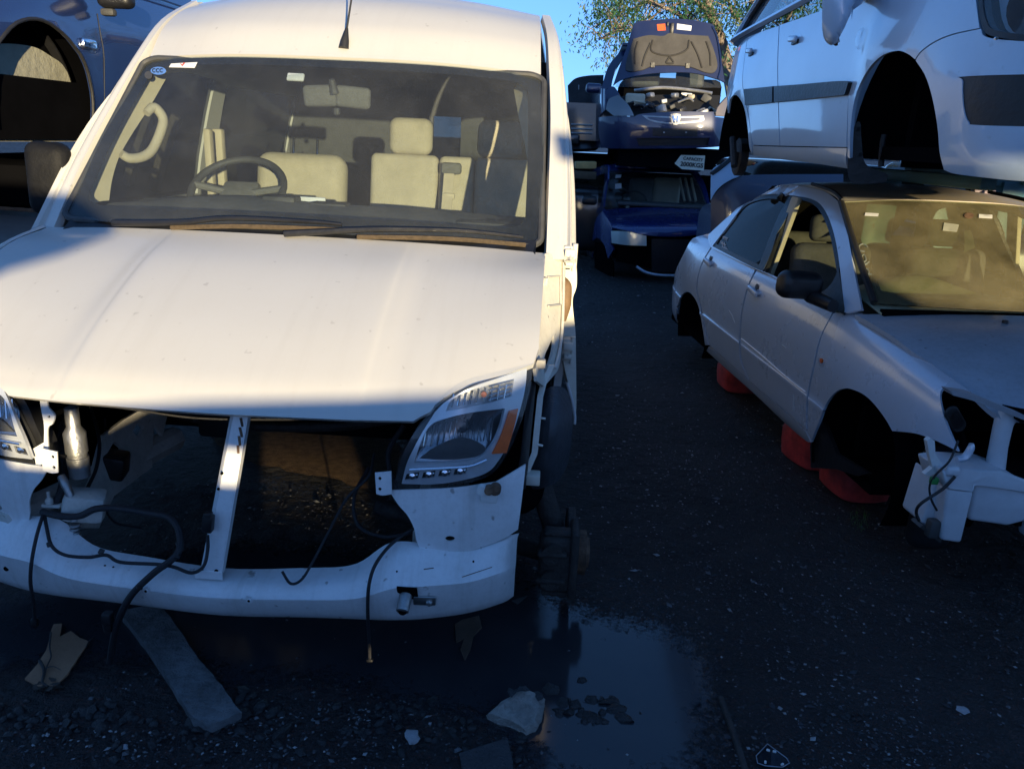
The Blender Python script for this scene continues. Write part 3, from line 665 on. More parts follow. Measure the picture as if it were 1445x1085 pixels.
p = ay(109, 640, .14); b = MB(); b.lathe([(.0, -.08), (.030, -.075), (.032, -.01), (.028, -.008), (.028, .004), (.032, .006), (.032, .07), (.02, .09), (.02, .15), (.0, .16)], p, 'z', 20); b.build('receiver_drier', M['alu'], van)
b = MB(); b.tube([ay(*q) for q in ((86, 672, .10), (92, 683, .09), (101, 705, .08), (105, 735, .07))], [.012, .013, .011, .012], 12); 
for k in range(4): b.lathe([(.013, -.004), (.017, 0), (.013, .004)], ay(106, 741+k*5, .068), 'z', 14)
b.build('coolant_pipe', M['alu'], van)
b = MB(); b.box(ay(120, 712, .12), (.12, .1, .09), .02, (0, .2, .4)); b.box(ay(75, 712, .10), (.06, .03, .012), .004); b.lathe([(.012, 0), (.012, .012), (.005, .02), (.005, .04)], ay(70, 710, .09), 'z', 8); b.build('mounting_foot', M['vanin'], van)
# wiring
def wire(name, pts, r, n=8): return MB().tube([ay(*p) for p in pts], r, n, 6).build(name, M['wire'], van)
w1 = wire('wiring_harness', [(60, 722, .06), (85, 728, .03), (112, 728, .03), (135, 718, .03), (165, 717, .05), (205, 723, .05), (240, 731, .03), (254, 755, .0), (249, 783, -.05), (215, 810, -.07), (183, 843, -.085), (164, 885, -.07), (155, 935, -.05)], .0105)
wire('wiring_loom', [(62, 722, .055), (66, 745, .02), (73, 770, -.03), (92, 783, -.04), (125, 786, -.045), (150, 783, -.045), (170, 793, -.05), (222, 796, -.05), (246, 800, -.055), (270, 808, -.056), (287, 799, -.05), (293, 776, -.03), (293, 755, -.02)], .0052)
wire('wiring_loom', [(61, 725, .05), (52, 755, -.02), (45, 790, -.055), (43, 820, -.06), (47, 850, -.05), (49, 880, -.03)], .0055)
wire('drain_hose', [(585, 745, .09), (565, 757, .06), (545, 775, .02), (528, 800, -.03), (520, 830, -.055), (519, 868, -.05), (521, 900, -.03), (522, 932, -.02)], .0052)
wire('thin_cable', [(528, 640, .2), (520, 672, .12), (490, 702, .08), (468, 742, .05), (440, 795, .0), (425, 818, -.035), (410, 823, -.04), (398, 806, -.03)], .0042)
wire('thin_cable', [(520, 660, .3), (500, 700, .2), (505, 740, .15), (540, 757, .12), (580, 752, .1)], .006)
b = MB(); b.box(ay(152, 872, -.075), (.03, .03, .04), .008); b.lathe([(.012, -.015), (.014, .015)], ay(152, 884, -.075), 'z', 12); b.box(ay(49, 878, -.03), (.02, .02, .03), .006); b.box(ay(522, 931, -.02), (.02, .015, .01), .003); b.pieces('cable_plug', M['plastic'], van)
b = MB()
for x, y, yy in ((230, 729, .045), (252, 768, -.02), (197, 829, -.083), (143, 778, -.045), (70, 768, -.02), (250, 785, -.05)): b.box(ay(x, y, yy-.006), (.016, .016, .008), .003, (random.random(), random.random(), random.random()))
b.pieces('cable_clip', M['plastic'], van)
# small latch pieces below the headlamp
b = MB(); b.lathe([(.014, -.01), (.016, .01), (.0, .014)], ay(680, 691, .05), 'y', 12); b.box(ay(690, 700, .055), (.05, .02, .04), .006); b.pieces('lamp_adjuster', M['white'], van)
b = MB(); b.lathe([(.013, -.012), (.013, .012)], ay(690, 691, .045), 'y', 12); b.lathe([(.017, -.01), (.017, .012)], ay(699, 690, .05), 'y', 14); b.pieces('adjuster_knob', M['rust'], van)
# ---- stripped right-hand side: apron, door pillar, liner, hub
W = M['vanin2'] = paint('van cream inner panel', (.72, .69, .60), 0, .5, .1, .35, (.25, .18, .10), .3, .03, .7)
A1 = Patch([[ay(769, 357, .86), ay(785, 357, .93), ay(800, 352, .985)], [ay(766, 410, .70), ay(783, 410, .80), ay(800, 410, .95)], [ay(762, 470, .52), ay(780, 470, .66), ay(799, 480, .9)], [ay(756, 520, .30), ay(772, 530, .45), ay(796, 540, .8)]], VF)
apr = panel('inner_wing', A1, path([(769, 358, 1), (786, 357), (799, 352, 1), (797, 400), (795, 450), (793, 490), (788, 520), (777, 535), (768, 545, 1), (757, 548, 1), (756, 520, 1), (763, 440)]), W, van, holes=[path([(768, 505), (776, 485), (781, 473, 1), (782, 490), (775, 515), (768, 529, 1)])], res=.03, thick=.01)
b = MB(); b.tube([A1.pt(x, y, .006) for x, y in ((772, 392), (789, 390), (789, 430), (772, 433))], .004, 6, 0); b.tube([A1.pt(x, y, .008) for x, y in ((793, 360), (792, 420), (789, 480), (780, 520))], .006, 6, 4); b.box(A1.pt(768, 398, .004), (.02, .02, .03), .004); b.box(A1.pt(759, 514, .01), (.03, .03, .03), .006); b.pieces('panel_seam', M['vanin'], apr)
HPp = Patch([[ay(785, 620, .96), ay(822, 620, 1.0)], [ay(785, 320, .99), ay(822, 320, 1.0)]], VF)
hp = panel('hinge_pillar', HPp, path([(797, 335, 1), (804, 330), (812, 345, 1), (814, 400), (808, 425), (812, 470), (813, 520), (813, 580), (808, 560), (799, 530, 1), (794, 500), (795, 440)]), W, van, res=.03, thick=.05)
b = MB(); b.tube([ay(793, 452, .93), ay(797, 430, .93), ay(798, 405, .94), ay(794, 395, .96)], [.016, .024, .024, .016], 12, 8); b.build('rubber_boot', plain('brown rubber boot', (.20, .12, .06), .7, 0, .3, 30), hp)
for x, y, s in ((804, 362, .085), (801, 492, .09)):
    b = MB(); p = ay(x, y, .95); b.box(p, (.05, .05, s), .008); b.box(p+(.0, -.03, s*.2), (.04, .03, .03), .006); b.box(p+(.0, -.03, -s*.25), (.03, .03, .02), .006); b.lathe([(.01, -s*.6), (.01, s*.6)], p+(.018, -.02, 0), 'z', 10); b.build('door_hinge', W, hp)
b = MB(); b.tube([ay(800, 540, .96), ay(806, 560, .97), ay(811, 585, .98), ay(811, 598, .98)], .006, 8); b.build('check_strap', M['beam'], hp)
b = MB(); pts = [ay(779, 516, .45), ay(768, 540, .40), ay(763, 560, .36), ay(759, 600, .32), ay(755, 640, .3), ay(743, 668, .28)]
for a, c in zip(pts[:-1], pts[1:]): b.prism([a+(-.011, 0, 0), a+(.008, 0, 0), c+(.008, 0, 0), c+(-.011, 0, 0)], (0, .012, 0))
b.tube([ay(763, 590, .33), ay(770, 591, .33)], .004); b.tube([ay(758, 627, .3), ay(766, 629, .3)], .004)
b.build('wing_support_strip', W, van)
b = MB(); b.box(ay(751, 674, .28), (.05, .05, .035), .004); b.build('strip_foot', W, van)
L1 = Patch([[ay(745, 705, .42), ay(775, 705, .40), ay(812, 700, .50)], [ay(750, 660, .36), ay(778, 655, .33), ay(815, 650, .46)], [ay(755, 600, .36), ay(782, 595, .32), ay(817, 590, .48)], [ay(758, 540, .52), ay(784, 538, .48), ay(816, 540, .60)]], VF)
panel('wheel_arch_liner', L1, path([(757, 572), (766, 553), (780, 545), (796, 548), (806, 565), (808, 600), (805, 635), (799, 660), (786, 680), (768, 688), (752, 690), (744, 680), (750, 640)]), plain('scuffed liner plastic', (.05, .055, .065), .5, 0, .4, 14, .3), van, res=.025, thick=.006)
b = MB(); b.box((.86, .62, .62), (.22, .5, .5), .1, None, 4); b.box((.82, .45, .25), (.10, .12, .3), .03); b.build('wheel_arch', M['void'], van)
b = MB(); p = ay(735, 640, .2); b.prism([ay(745, 540, .3), ay(757, 535, .34), ay(742, 690, .25), ay(728, 690, .18), ay(735, 640, .2)], (0, .02, 0)); b.build('lamp_side_cover', M['plastic'], van)
hc = ay(826, 779, .52)
b = MB(); b.lathe([(.05, -.10), (.055, -.03), (.078, -.028), (.080, -.016), (.080, 0), (.055, .003), (.052, .012), (.03, .012), (.028, .004), (.0, .004)], hc, 'x', 36)
hub = b.build('wheel_hub', M['rust'], van)
b = MB()
for k in range(5):
    a = k*2*math.pi/5+.3; b.lathe([(.0065, -.005), (.0068, .0012)], hc+(0, .062*math.cos(a), .062*math.sin(a)), 'x', 10)
b.pieces('stud_hole', M['void'], hub)
b = MB(); b.lathe([(.155, -.075), (.16, -.07), (.16, -.05), (.155, -.045)], hc, 'x', 48); b.build('brake_disc', M['iron'], hub)
b = MB(); cc = ay(786, 790, .40)
b.box(cc, (.13, .10, .22), .03, None, 4); b.box(cc+(.055, .0, .01), (.03, .12, .26), .012, None, 3)
for dz in (.055, -.045): b.lathe([(.036, -.02), (.036, .03), (.025, .04)], cc+(-.02, -.05, dz), 'y', 18); b.box(cc+(-.02, -.045, dz), (.1, .06, .02), .008)
b.box(cc+(.0, -.01, .115), (.1, .05, .02), .008); b.box(cc+(.0, -.01, -.115), (.1, .05, .02), .008)
b.build('brake_caliper', M['iron'], hub)
b = MB(); b.tube([hc+(-.16, .02, -.02), hc+(-.45, .1, -.0), hc+(-.8, .15, .05)], .035, 10); b.tube([hc+(-.12, -.02, .1), hc+(-.25, .02, .45)], .04, 12); b.pieces('suspension_arm', M['iron'], hub)
b = MB(); p = ay(722, 848, .2); b.prism([p, p+(.05, .02, .01), p+(.02, .03, -.03)], (0, .004, 0)); b.build('hanging_flap', M['greydk'], van)
# rear wheels keep the van up behind
for s in (-1, 1):
    b = MB(); b.lathe([(.0, -.1), (.25, -.1), (.33, -.09), (.345, -.05), (.345, .05), (.33, .09), (.25, .1), (.0, .1)], (s*.83, 4.3, .345), 'x', 40); b.build('rear_wheel', M['rubber'], van)

# odds and ends left in the engine bay
wire('thin_cable', [(128, 575, .5), (140, 620, .4), (136, 660, .3), (120, 700, .2), (135, 720, .1)], .006)
wire('thin_cable', [(148, 590, .55), (150, 640, .5), (146, 700, .35), (160, 735, .3), (200, 745, .3)], .004)
wire('coolant_hose', [(98, 580, .3), (84, 610, .22), (92, 650, .2), (88, 690, .12), (76, 716, .1)], .014)
wire('vacuum_pipe', [(570, 600, .4), (548, 640, .35), (560, 690, .3), (590, 725, .2)], .009)
wire('bonnet_cable', [(110, 566, .3), (190, 578, .4), (280, 590, .5), (400, 592, .5), (520, 590, .4), (590, 592, .3)], .004)
b = MB(); b.box(ay(158, 655, .42), (.10, .08, .09), .012, (.1, .2, .2)); b.build('relay_box', M['plastic'], van)
b = MB(); b.box(ay(62, 760, .10), (.07, .05, .05), .01); b.build('rubber_mount', M['rubber'], van)
b = MB(); b.tube([ay(215, 575, .9), ay(330, 600, .9), ay(470, 602, .9), ay(560, 590, .9)], .02, 8, 4); b.build('bulkhead_pipe', M['iron'], van)
b = MB(); b.box((.0, .88, .66), (.34, .06, .22), .02); b.box((-.35, .9, .55), (.2, .05, .3), .02); b.build('bulkhead_cover', M['plastic'], van)
# ================================================================== CARS
def el(cx, cy, rx, ry, n=24, a0=0, a1=360):
    return [(cx+rx*math.cos(R_(a)), cy+ry*math.sin(R_(a))) for a in np.linspace(a0, a1, n, endpoint=(a1-a0 < 360))]
def pxnet(fr, xs, ys, deps):
    """net of points under the photo's grid of columns xs and rows ys, each at its own local depth"""
    return Patch([[fr.ay(x, y, d+e) for x, d in zip(xs, deps[0])] for y, e in zip(ys, deps[1])], fr)
def side_patch(fr, plan, rows, ztop, zlow, sgn=-1, bulge=None):
    """plan: (half width, y) along the car; rows: (fraction of height, inset)"""
    net = []
    for f, ins in rows:
        r = []
        for k, (w, y) in enumerate(plan):
            z0, z1 = np.interp(y, *zlow), np.interp(y, *ztop); z = z0+(z1-z0)*f
            bb = bulge(y, z) if bulge else 0
            e = np.array(plan[min(k+1, len(plan)-1)])-np.array(plan[max(k-1, 0)]); n = np.array([-e[1], e[0]]); n = n/np.linalg.norm(n)
            if k == 0 or (n@np.array([1, 0.001])) < -.2: n = -n if n[0] < 0 else n
            r.append((sgn*(w-(ins-bb)*n[0]), y-(ins-bb)*n[1]*1.0, z))
        net.append(r)
    return Patch(net, fr)
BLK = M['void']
# ------------------------------------------------------------------ silver saloon
SF = Frame((2.236, 2.406, 0), 8.5)
sil = thing('silver_saloon', SF, 'silver saloon without wheels, front bumper and headlamps, propped on red stands', 'car')
SILV = paint('silver paint', (.56, .63, .73), .18, .26, .8, .15, (.22, .20, .18), .08, .05, .4)
ROOFP = paint('dusty silver roof', (.46, .46, .46), .45, .55, .3, .95, (.50, .38, .22), .25, .02, .2)
plan = [(.70, 4.52), (.79, 4.32), (.825, 4.0), (.845, 3.6), (.848, 3.0), (.85, 2.3), (.85, 1.6), (.853, 1.1), (.842, .75), (.81, .5), (.74, .34)]
rows = [(0, .055), (.10, .012), (.30, .0), (.36, -.004), (.39, .004), (.62, .0), (.82, .012), (.93, .045), (1.0, .11), (1.03, .24)]
SS = side_patch(SF, plan, rows, ([.3, .75, 1.1, 1.5, 2.3, 3.2, 3.9, 4.5], [.80, .87, .92, .955, .97, .985, .985, .96]), ([.3, 1, 4, 4.6], [.20, .20, .20, .25]),
                bulge=lambda y, z: .012*math.exp(-((math.hypot(y-1.06, z-.33)-.36)/.05)**2)+.012*math.exp(-((math.hypot(y-3.6, z-.33)-.36)/.05)**2))
def sp_(name, out, mat=SILV, parent=sil, **k): return panel(name, SS, out, mat, parent, **k)
parts = []
ARCH_F = [(1259, 608), (1250, 592), (1236, 573), (1222, 559), (1207, 551), (1192, 548), (1177, 555), (1165, 571), (1158, 590), (1152, 604)]
parts.append(sp_('front_wing', path([(1176, 442, 1), (1197, 440), (1217, 442, 1), (1236, 463), (1286, 495), (1329, 524), (1370, 552.5, 1), (1350, 548), (1334, 547), (1327, 553), (1328, 572), (1336, 600), (1352, 637, 1), (1330, 626), (1309, 617), (1289, 611), (1259, 608, 1)]+ARCH_F[1:-1]+[(1152, 604, 1), (1145, 622, 1), (1139.5, 609, 1), (1140.5, 562), (1149.5, 517), (1159, 476)]), res=.03, thick=.012))
fd = sp_('front_door', path([(1069, 379.5, 1), (1096, 391), (1150, 419), (1174.5, 441, 1), (1157.5, 476), (1147.5, 517), (1138.5, 562), (1137.5, 606, 1), (1109, 580), (1080, 556), (1058, 537, 1), (1047, 510), (1045, 480), (1048, 440), (1056.5, 405)]), res=.03, thick=.02)
rd = sp_('rear_door', path([(1005, 349, 1), (1035, 363), (1066.5, 378.5, 1), (1054.5, 405), (1046, 440), (1043, 480), (1045, 510), (1056, 536, 1), (1030, 512), (1001, 487, 1), (994, 455), (989, 430), (984, 405), (990, 375)]), res=.03, thick=.02)
rq = sp_('rear_wing', path([(957, 374, 1), (974, 341), (985, 334), (1001, 330, 1), (1008, 334, 1), (1003.5, 348, 1), (989, 374), (982.5, 405), (987, 430), (992.5, 455), (999, 487, 1), (995, 487, 1), (991, 460), (986, 434), (979, 419), (970, 412), (961, 418), (955, 434, 1), (953, 420)]), res=.03, thick=.012)
rb = sp_('rear_bumper', path([(956, 375, 1), (952, 420, 1), (954, 436, 1), (953, 470, 1), (949, 466), (946, 420), (950, 395)]), res=.03, thick=.012)
sill = sp_('sill', path([(1000, 489, 1), (1030, 514), (1058, 539), (1100, 574), (1137, 609, 1), (1144, 624, 1), (1136, 621), (1109, 598), (1067, 558), (1022, 518), (997, 495, 1)]), res=.03, thick=.015)
parts += [fd, rd, rq, rb, sill]
# greenhouse
gh = []
for z, w, ya, yc in ((.93, .815, 1.10, 4.0), (1.04, .765, 1.32, 3.75), (1.18, .70, 1.60, 3.5), (1.30, .64, 1.85, 3.22), (1.39, .585, 2.05, 3.02), (1.44, .55, 2.12, 2.95), (1.49, .52, 2.18, 2.9)):
    gh.append([(-w+.10*(z-.9), ya-.12, z), (-w+.02, ya+.08, z), (-w, ya+.5, z), (-w, (ya+yc)/2+.2, z), (-w+.005, yc-.35, z), (-w+.03, yc, z), (-w+.16, yc+.18, z)])
GP = Patch(gh, SF)
RW = path([(1010, 344, 1), (1024, 322), (1046, 295), (1060, 285), (1082, 280), (1109, 281, 1), (1092, 316), (1070, 373, 1), (1040, 359)])
FW = path([(1123, 280, 1), (1144, 286), (1158, 301), (1170, 331), (1178, 373), (1185, 420, 1), (1160, 411), (1097, 395), (1078, 384, 1), (1098, 330)])
GO = path([(1000, 331, 1), (1016, 316), (1034, 300), (1054, 281), (1073, 269), (1097, 262.5), (1123, 262.5), (1148, 266.5), (1166, 272), (1182, 284), (1190, 300, 1), (1198, 340), (1205, 380), (1216, 437, 1), (1193, 441, 1), (1150, 421), (1096, 392), (1060, 377), (1004, 350, 1)])
FRM = path([(1005, 347.5, 1), (1030, 315), (1048, 291), (1062, 279), (1085, 274), (1118, 276), (1148, 282), (1164, 297), (1176, 327), (1184, 369), (1191, 436, 1), (1150, 419.5), (1096, 391), (1060, 376)])
upb = panel('upper_body', GP, GO, SILV, sil, holes=[FRM], res=.025, thick=.012); parts.append(upb)
parts.append(panel('window_frame', GP, FRM, M['plastic'], sil, holes=[RW, FW], res=.03, thick=.02, off=-.006))
parts.append(panel('pillar_strip', GP, poly((1113, 278), (1120, 279), (1096, 330), (1076, 383), (1071, 379), (1090, 325)), M['plastic'], sil, res=.03, thick=.004, off=-.001))
rwn = panel('rear_window', GP, RW, M['tint'], sil, res=.1, thick=.004, off=-.012); parts.append(rwn)
b = MB()
for k, (x, y, t) in enumerate(((1018, 341, 0), (1021, 335, .2), (1020, 347, 0))):
    for j in range(3):
        p = [GP.pt(x-2+j*2.4, y+1.0*j-2, -.009), GP.pt(x-1.6+j*2.4, y+1.0*j+2, -.009)]; b.tube(p, .0035, 5, 0); b.tube([GP.pt(x-2+j*2.4, y+1.0*j+(1.5 if k != 1 else -2), -.009), GP.pt(x+j*2.4, y+1.0*j+(2 if k != 1 else -1.4), -.009)], .0035, 5, 0)
b.build('window_sticker', M['paper'], rwn)
parts.append(panel('mirror_sail', GP, path([(1184, 378, 1), (1192, 436, 1), (1190, 443), (1180, 437), (1163, 424, 1), (1160, 413, 1)]), M['plastic'], sil, res=.03, thick=.012, off=.003))
for o in parts:
    m = mirror(o)
# mirror, handles, repeater
p = SF.ax(1128, 402, -.95); q = SF.ax(1180, 425, -.84)
b = MB(); b.box(p+(.0, .0, .0), (.225, .11, .135), .05, (0, .05, .1), 5); b.tube([p+(.06, .0, -.05), q+(-.02, -.02, -.02)], [.035, .03], 10, 0); dm = b.build('door_mirror', M['plastic'], sil)
mirror(dm)
def handle(x, y, pat, par, mat, L=.15):
    a = pat.pt(x, y, .022); b = MB(); b.box(a, (.022, L, .034), .010, (.12, 0, 0), 3); b.tube([a+(.0, L*.42, .0), a+(.03, L*.42, 0)], .011, 8); b.tube([a+(.0, -L*.42, .0), a+(.03, -L*.42, 0)], .011, 8)
    h = b.build('door_handle', mat, par); b = MB(); b.lathe([(.0, -.001), (.034, .001), (.036, .002)], pat.pt(x, y-3, -.001)*1.0, 'x', 18); b.build('handle_recess', M['greydk'], h); return h
handle(1067, 412, SS, fd, SILV); handle(1002, 371, SS, rd, SILV)
rp_ = SS.pt(1161, 509, .002); b = MB(); b.lathe([(.0, -.012), (.02, -.010), (.032, -.002), (.034, .004)], rp_, 'x', 20); b.build('side_repeater', M['lamp'], parts[0])
b = MB(); b.lathe([(.012, -.008), (.010, 0)], rp_, 'x', 10); b.build('repeater_bulb', M['amber'], parts[0])
b = MB()
for x, y, r in ((1107, 488, .03), (1094, 505, .018), (1096, 517, .014), (1121, 560, .012), (1032, 464, .03)):
    pass
rub = MB(); rub.tube([SS.pt(x, y, .003) for x, y in ((1047, 478), (1075, 501), (1110, 532), (1137, 553))], .0035, 6, 4); rub.build('crease_shadow_line', SILV, fd)
b = MB()
for pts in (((1029, 438), (1034, 447), (1037, 456)), ((1119, 540), (1120, 560), (1119, 580)), ((1104, 487), (1110, 492)), ((1091, 508), (1096, 507))): b.tube([SS.pt(x, y, .0008) for x, y in pts], .0022, 5, 3)
b.pieces('scrape', plain('bare scratch', (.6, .6, .6), .5, .2), fd)
# bonnet, windscreen, roof
def hood_net(fr, hw, y0, y1, z0, z1, bow=.06, crown=.03, arc=.03):
    net = []
    for t in (-.03, 0, .08, .3, .6, .85, 1):
        r = []
        for s in (-1, -.93, -.75, -.35, 0, .35, .75, .93, 1):
            w = hw[0]+(hw[1]-hw[0])*t; yy = y0+bow*s*s*2*(1-t)*.8+(y1-y0)*t+bow*s*s*t
            z = z0+(z1-z0)*max(t, 0)+arc*math.sin(math.pi*min(1, max(t, 0)))-crown*s**2-.02*abs(s)**8*0
            if t < 0: z -= .05
            r.append((s*w, yy, z))
        net.append(r)
    return Patch(net, fr)
SH = hood_net(SF, (.72, .80), .30, 1.18, .785, .972, .08, .035, .05)
lin = np.linspace
hl_px = [(1217.5, 443), (1237, 464), (1287, 496), (1330, 525), (1371, 554)]
qh = SH.uv(hl_px)
ho = [(0, 6)]+[(u, v) for u, v in qh[1:]]+[(u, 1) for u in lin(qh[-1][0]+.2, 8-qh[-1][0]-.2, 16)]+[(8-u, v) for u, v in qh[::-1]][:-1]+[(8, 6)]+[(u, 6) for u in lin(7.7, .3, 16)]
bon = panel('bonnet', SH, np.array(ho), paint('dull silver bonnet', (.48, .54, .62), .2, .5, .35, .45, (.17, .17, .18), .2, .05, .5), sil, px=False, res=.04, thick=.02)
b = MB(); b.lathe([(.013, 0), (.012, .012), (.0, .014)], SH.pt(1418, 456, 0), 'z', 10); b.build('washer_jet', M['plastic'], bon)
SW = Patch([[(-.70, 1.30, .985), (-.36, 1.17, 1.0), (0, 1.12, 1.005), (.36, 1.17, 1.0), (.70, 1.30, .985)], [(-.655, 1.66, 1.20), (-.34, 1.55, 1.225), (0, 1.51, 1.23), (.34, 1.55, 1.225), (.655, 1.66, 1.20)], [(-.575, 2.04, 1.382), (-.3, 1.95, 1.405), (0, 1.92, 1.41), (.3, 1.95, 1.405), (.575, 2.04, 1.382)]], SF)
swc = panel('windscreen', SW, full(SW), glass('dusty windscreen', (.72, .76, .66), .34, .05, (.40, .34, .21), 2.6, base=.07), sil, px=False, res=.08, thick=.005)
panel('glass_edge', SW, full(SW, .0), M['frit'], swc, holes=[[(.14, .22), (.5, .14), (3.5, .14), (3.86, .22), (3.9, 1.95), (.10, 1.95)]], px=False, res=.04, thick=.003, off=-.006)
b = MB(); P = SW(np.array([0, 0, 0.]), np.array([0, 1, 2.])); b.tube(list(P), .016, 8, 5); b.tube([p*np.array([-1, 1, 1]) for p in P], .016, 8, 5); b.pieces('screen_seal', M['rubber'], sil)
def sdec(name, pts, mat, off=.003): return panel(name, SW, pts, mat, swc, res=.03, thick=.001, off=off)
sdec('windscreen_sticker', poly((1221, 301), (1240, 302), (1239, 306), (1220, 305)), M['paper']); sdec('windscreen_sticker', poly((1381, 303), (1400, 304), (1400, 309), (1381, 308)), M['paper'])
sdec('windscreen_sticker', el(1367, 305, 7, 4), M['rust']); sdec('windscreen_sticker', poly((1332, 315), (1353, 318), (1350, 328), (1330, 326)), plain('faded label', (.45, .45, .36), .7), .003)
sdec('windscreen_sticker', poly((1362, 323), (1371, 321), (1378, 346), (1362, 354)), plain('grey label', (.22, .24, .20), .7), -.012)
# wiped writing in the dust
b = MB()
for pts in (((1224, 349), (1218, 345), (1212, 348), (1213, 354), (1220, 356)), ((1213, 366), (1219, 360), (1222, 368), (1215, 372), (1224, 373)), ((1216, 378), (1226, 370)), ((1217, 383), (1223, 380), (1226, 386), (1219, 388), (1230, 388))): b.tube([SW.pt(x, y, .002) for x, y in pts], .004, 5, 5)
b.build('wiped_writing', glass('wiped dust', (.7, .75, .7), .05, .05, base=.25, dustcol=(.45, .47, .42)), swc)
SR = Patch([[(-.575, 2.035, 1.378), (-.3, 1.955, 1.408), (0, 1.925, 1.415), (.3, 1.955, 1.408), (.575, 2.035, 1.378)], [(-.55, 2.2, 1.415), (-.3, 2.2, 1.44), (0, 2.2, 1.447), (.3, 2.2, 1.44), (.55, 2.2, 1.415)], [(-.535, 2.6, 1.435), (-.3, 2.6, 1.457), (0, 2.6, 1.464), (.3, 2.6, 1.457), (.535, 2.6, 1.435)], [(-.53, 3.0, 1.41), (-.3, 3.1, 1.43), (0, 3.12, 1.435), (.3, 3.1, 1.43), (.53, 3.0, 1.41)]], SF)
panel('roof', SR, full(SR), ROOFP, sil, px=False, res=.06, thick=.015)
b = MB(); b.tube([(-.575, 2.02, 1.388), (-.553, 2.2, 1.424), (-.54, 2.5, 1.445)], .010, 8); b.tube([(.575, 2.02, 1.388), (.553, 2.2, 1.424), (.54, 2.5, 1.445)], .010, 8); b.pieces('roof_gutter', M['rubber'], sil)
SG = Patch([[(-.54, 3.1, 1.395), (0, 3.17, 1.43), (.54, 3.1, 1.395)], [(-.62, 3.72, .96), (0, 3.8, 1.0), (.62, 3.72, .96)]], SF); panel('rear_screen', SG, full(SG), M['tint'], sil, px=False, res=.1, thick=.004)
SB = Patch([[(-.64, 3.72, .95), (0, 3.8, .99), (.64, 3.72, .95)], [(-.62, 4.2, .88), (0, 4.4, .95), (.62, 4.2, .88)], [(-.60, 4.38, .75), (0, 4.5, .8), (.60, 4.38, .75)], [(-.60, 4.42, .3), (0, 4.55, .3), (.60, 4.42, .3)]], SF); panel('boot_lid', SB, full(SB), SILV, sil, px=False, res=.1, thick=.01)
# inside
b = MB(); b.box((0, 2.6, .24), (1.56, 3.4, .04)); b.box((0, 1.22, .62), (1.4, .04, .7)); b.box((0, 3.3, .62), (1.4, .05, .7)); b.box((.70, 1.8, .6), (.02, 1.2, .6)); b.box((.0, .78, .55), (1.2, .86, .04)); b.build('floor_and_bulkhead', BLK, sil, False)
SD = Patch([[(x, 1.22, .955) for x in (-.70, -.35, 0, .35, .70)], [(x, 1.42, zz) for x, zz in ((-.70, .985), (-.35, 1.015), (0, .99), (.35, .99), (.70, .985))], [(x, 1.58, zz) for x, zz in ((-.68, .985), (-.35, 1.075), (0, .99), (.35, .985), (.68, .975))], [(x, 1.68, zz) for x, zz in ((-.68, .93), (-.35, 1.0), (0, .93), (.35, .93), (.68, .93))], [(x, 1.66, .6) for x in (-.68, -.35, 0, .35, .68)]], SF)
panel('dashboard', SD, full(SD), plain('faded dashboard', (.46, .46, .31), .8, 0, .15, 20, .2), sil, px=False, res=.05, thick=.01)
for sx in (-.36, .36):
    b = MB(); b.box((sx, 2.45, .80), (.48, .14, .62), .06, (-.2, 0, 0), 4); b.box((sx, 2.2, .5), (.48, .5, .16), .05, None, 3); b.box((sx, 2.55, 1.19), (.25, .09, .16), .04, (-.15, 0, 0), 4); b.build('front_seat', plain('grey cloth', (.10, .095, .085), .9, 0, .3, 14, .3), sil)
b = MB(); b.box((0, 3.2, .8), (1.2, .14, .6), .05, (-.2, 0, 0), 3); b.build('rear_seat', plain('grey rear cloth', (.10, .095, .085), .9, 0, .3, 14, .3), sil)
b = MB(); b.box((.78, 2.46, .95), (.03, .10, .9), .01, (0, -.2, 0)); b.box((-.70, 2.50, 1.0), (.03, .10, .75), .01, (0, .22, 0)); b.pieces('door_pillar_trim', M['beige'], sil)
# wheel arches and front end
def arches(parent, ys, zc, r, xo, xi, zmin, mat=None):
    """dark wheel houses: a curved tunnel roof with an inner wall"""
    for y in ys:
        for sg in (-1, 1):
            b = MB(); a0 = math.asin(max(-.9, (zmin-zc)/r)); A = np.linspace(a0, math.pi-a0, 22)
            o = [(sg*xo, y+r*math.cos(a), zc+r*math.sin(a)) for a in A]; i = [(sg*xi, y+r*math.cos(a), zc+r*math.sin(a)) for a in A]
            b.add(o+i, [(k, k+1, 23+k, 22+k) for k in range(21)]); b.add(i, [tuple(range(22))])
            b.build('wheel_arch', mat or BLK, parent)
arches(sil, (1.06, 3.6), .33, .37, .815, .42, .16)
b = MB(); b.prism([SF.ax(x, y, -.80) for x, y in ((1149, 590), (1160, 590), (1180, 640), (1225, 668), (1210, 672), (1180, 662), (1144, 660), (1143, 630))], (.02, 0, 0)); b.build('splash_guard', M['plastic'], sil)
b = MB(); b.box((-.69, .60, .36), (.16, .10, .44), .04, None, 3); b.build('inner_liner', M['plastic'], sil)
b = MB(); f0 = SF.ay(1330, 552, .40); f1 = SF.ay(1446, 588, .30); 
b.prism([SF.ay(x, y, .36) for x, y in ((1340, 551), (1372, 556), (1446, 586), (1446, 593), (1372, 565), (1345, 558))], (0, .05, 0)); b.build('slam_panel', paint('bare silver panel', (.4, .42, .46), .5, .45, .2, .3), sil)
b = MB()
for k in range(6): b.lathe([(.022, -.006), (.028, 0), (.022, .006)], SF.ay(1343+k*2.0, 583+k*3.4, .5)+(0, 0, 0), 'y', 16)
b.build('intake_hose', M['rubber'], sil)
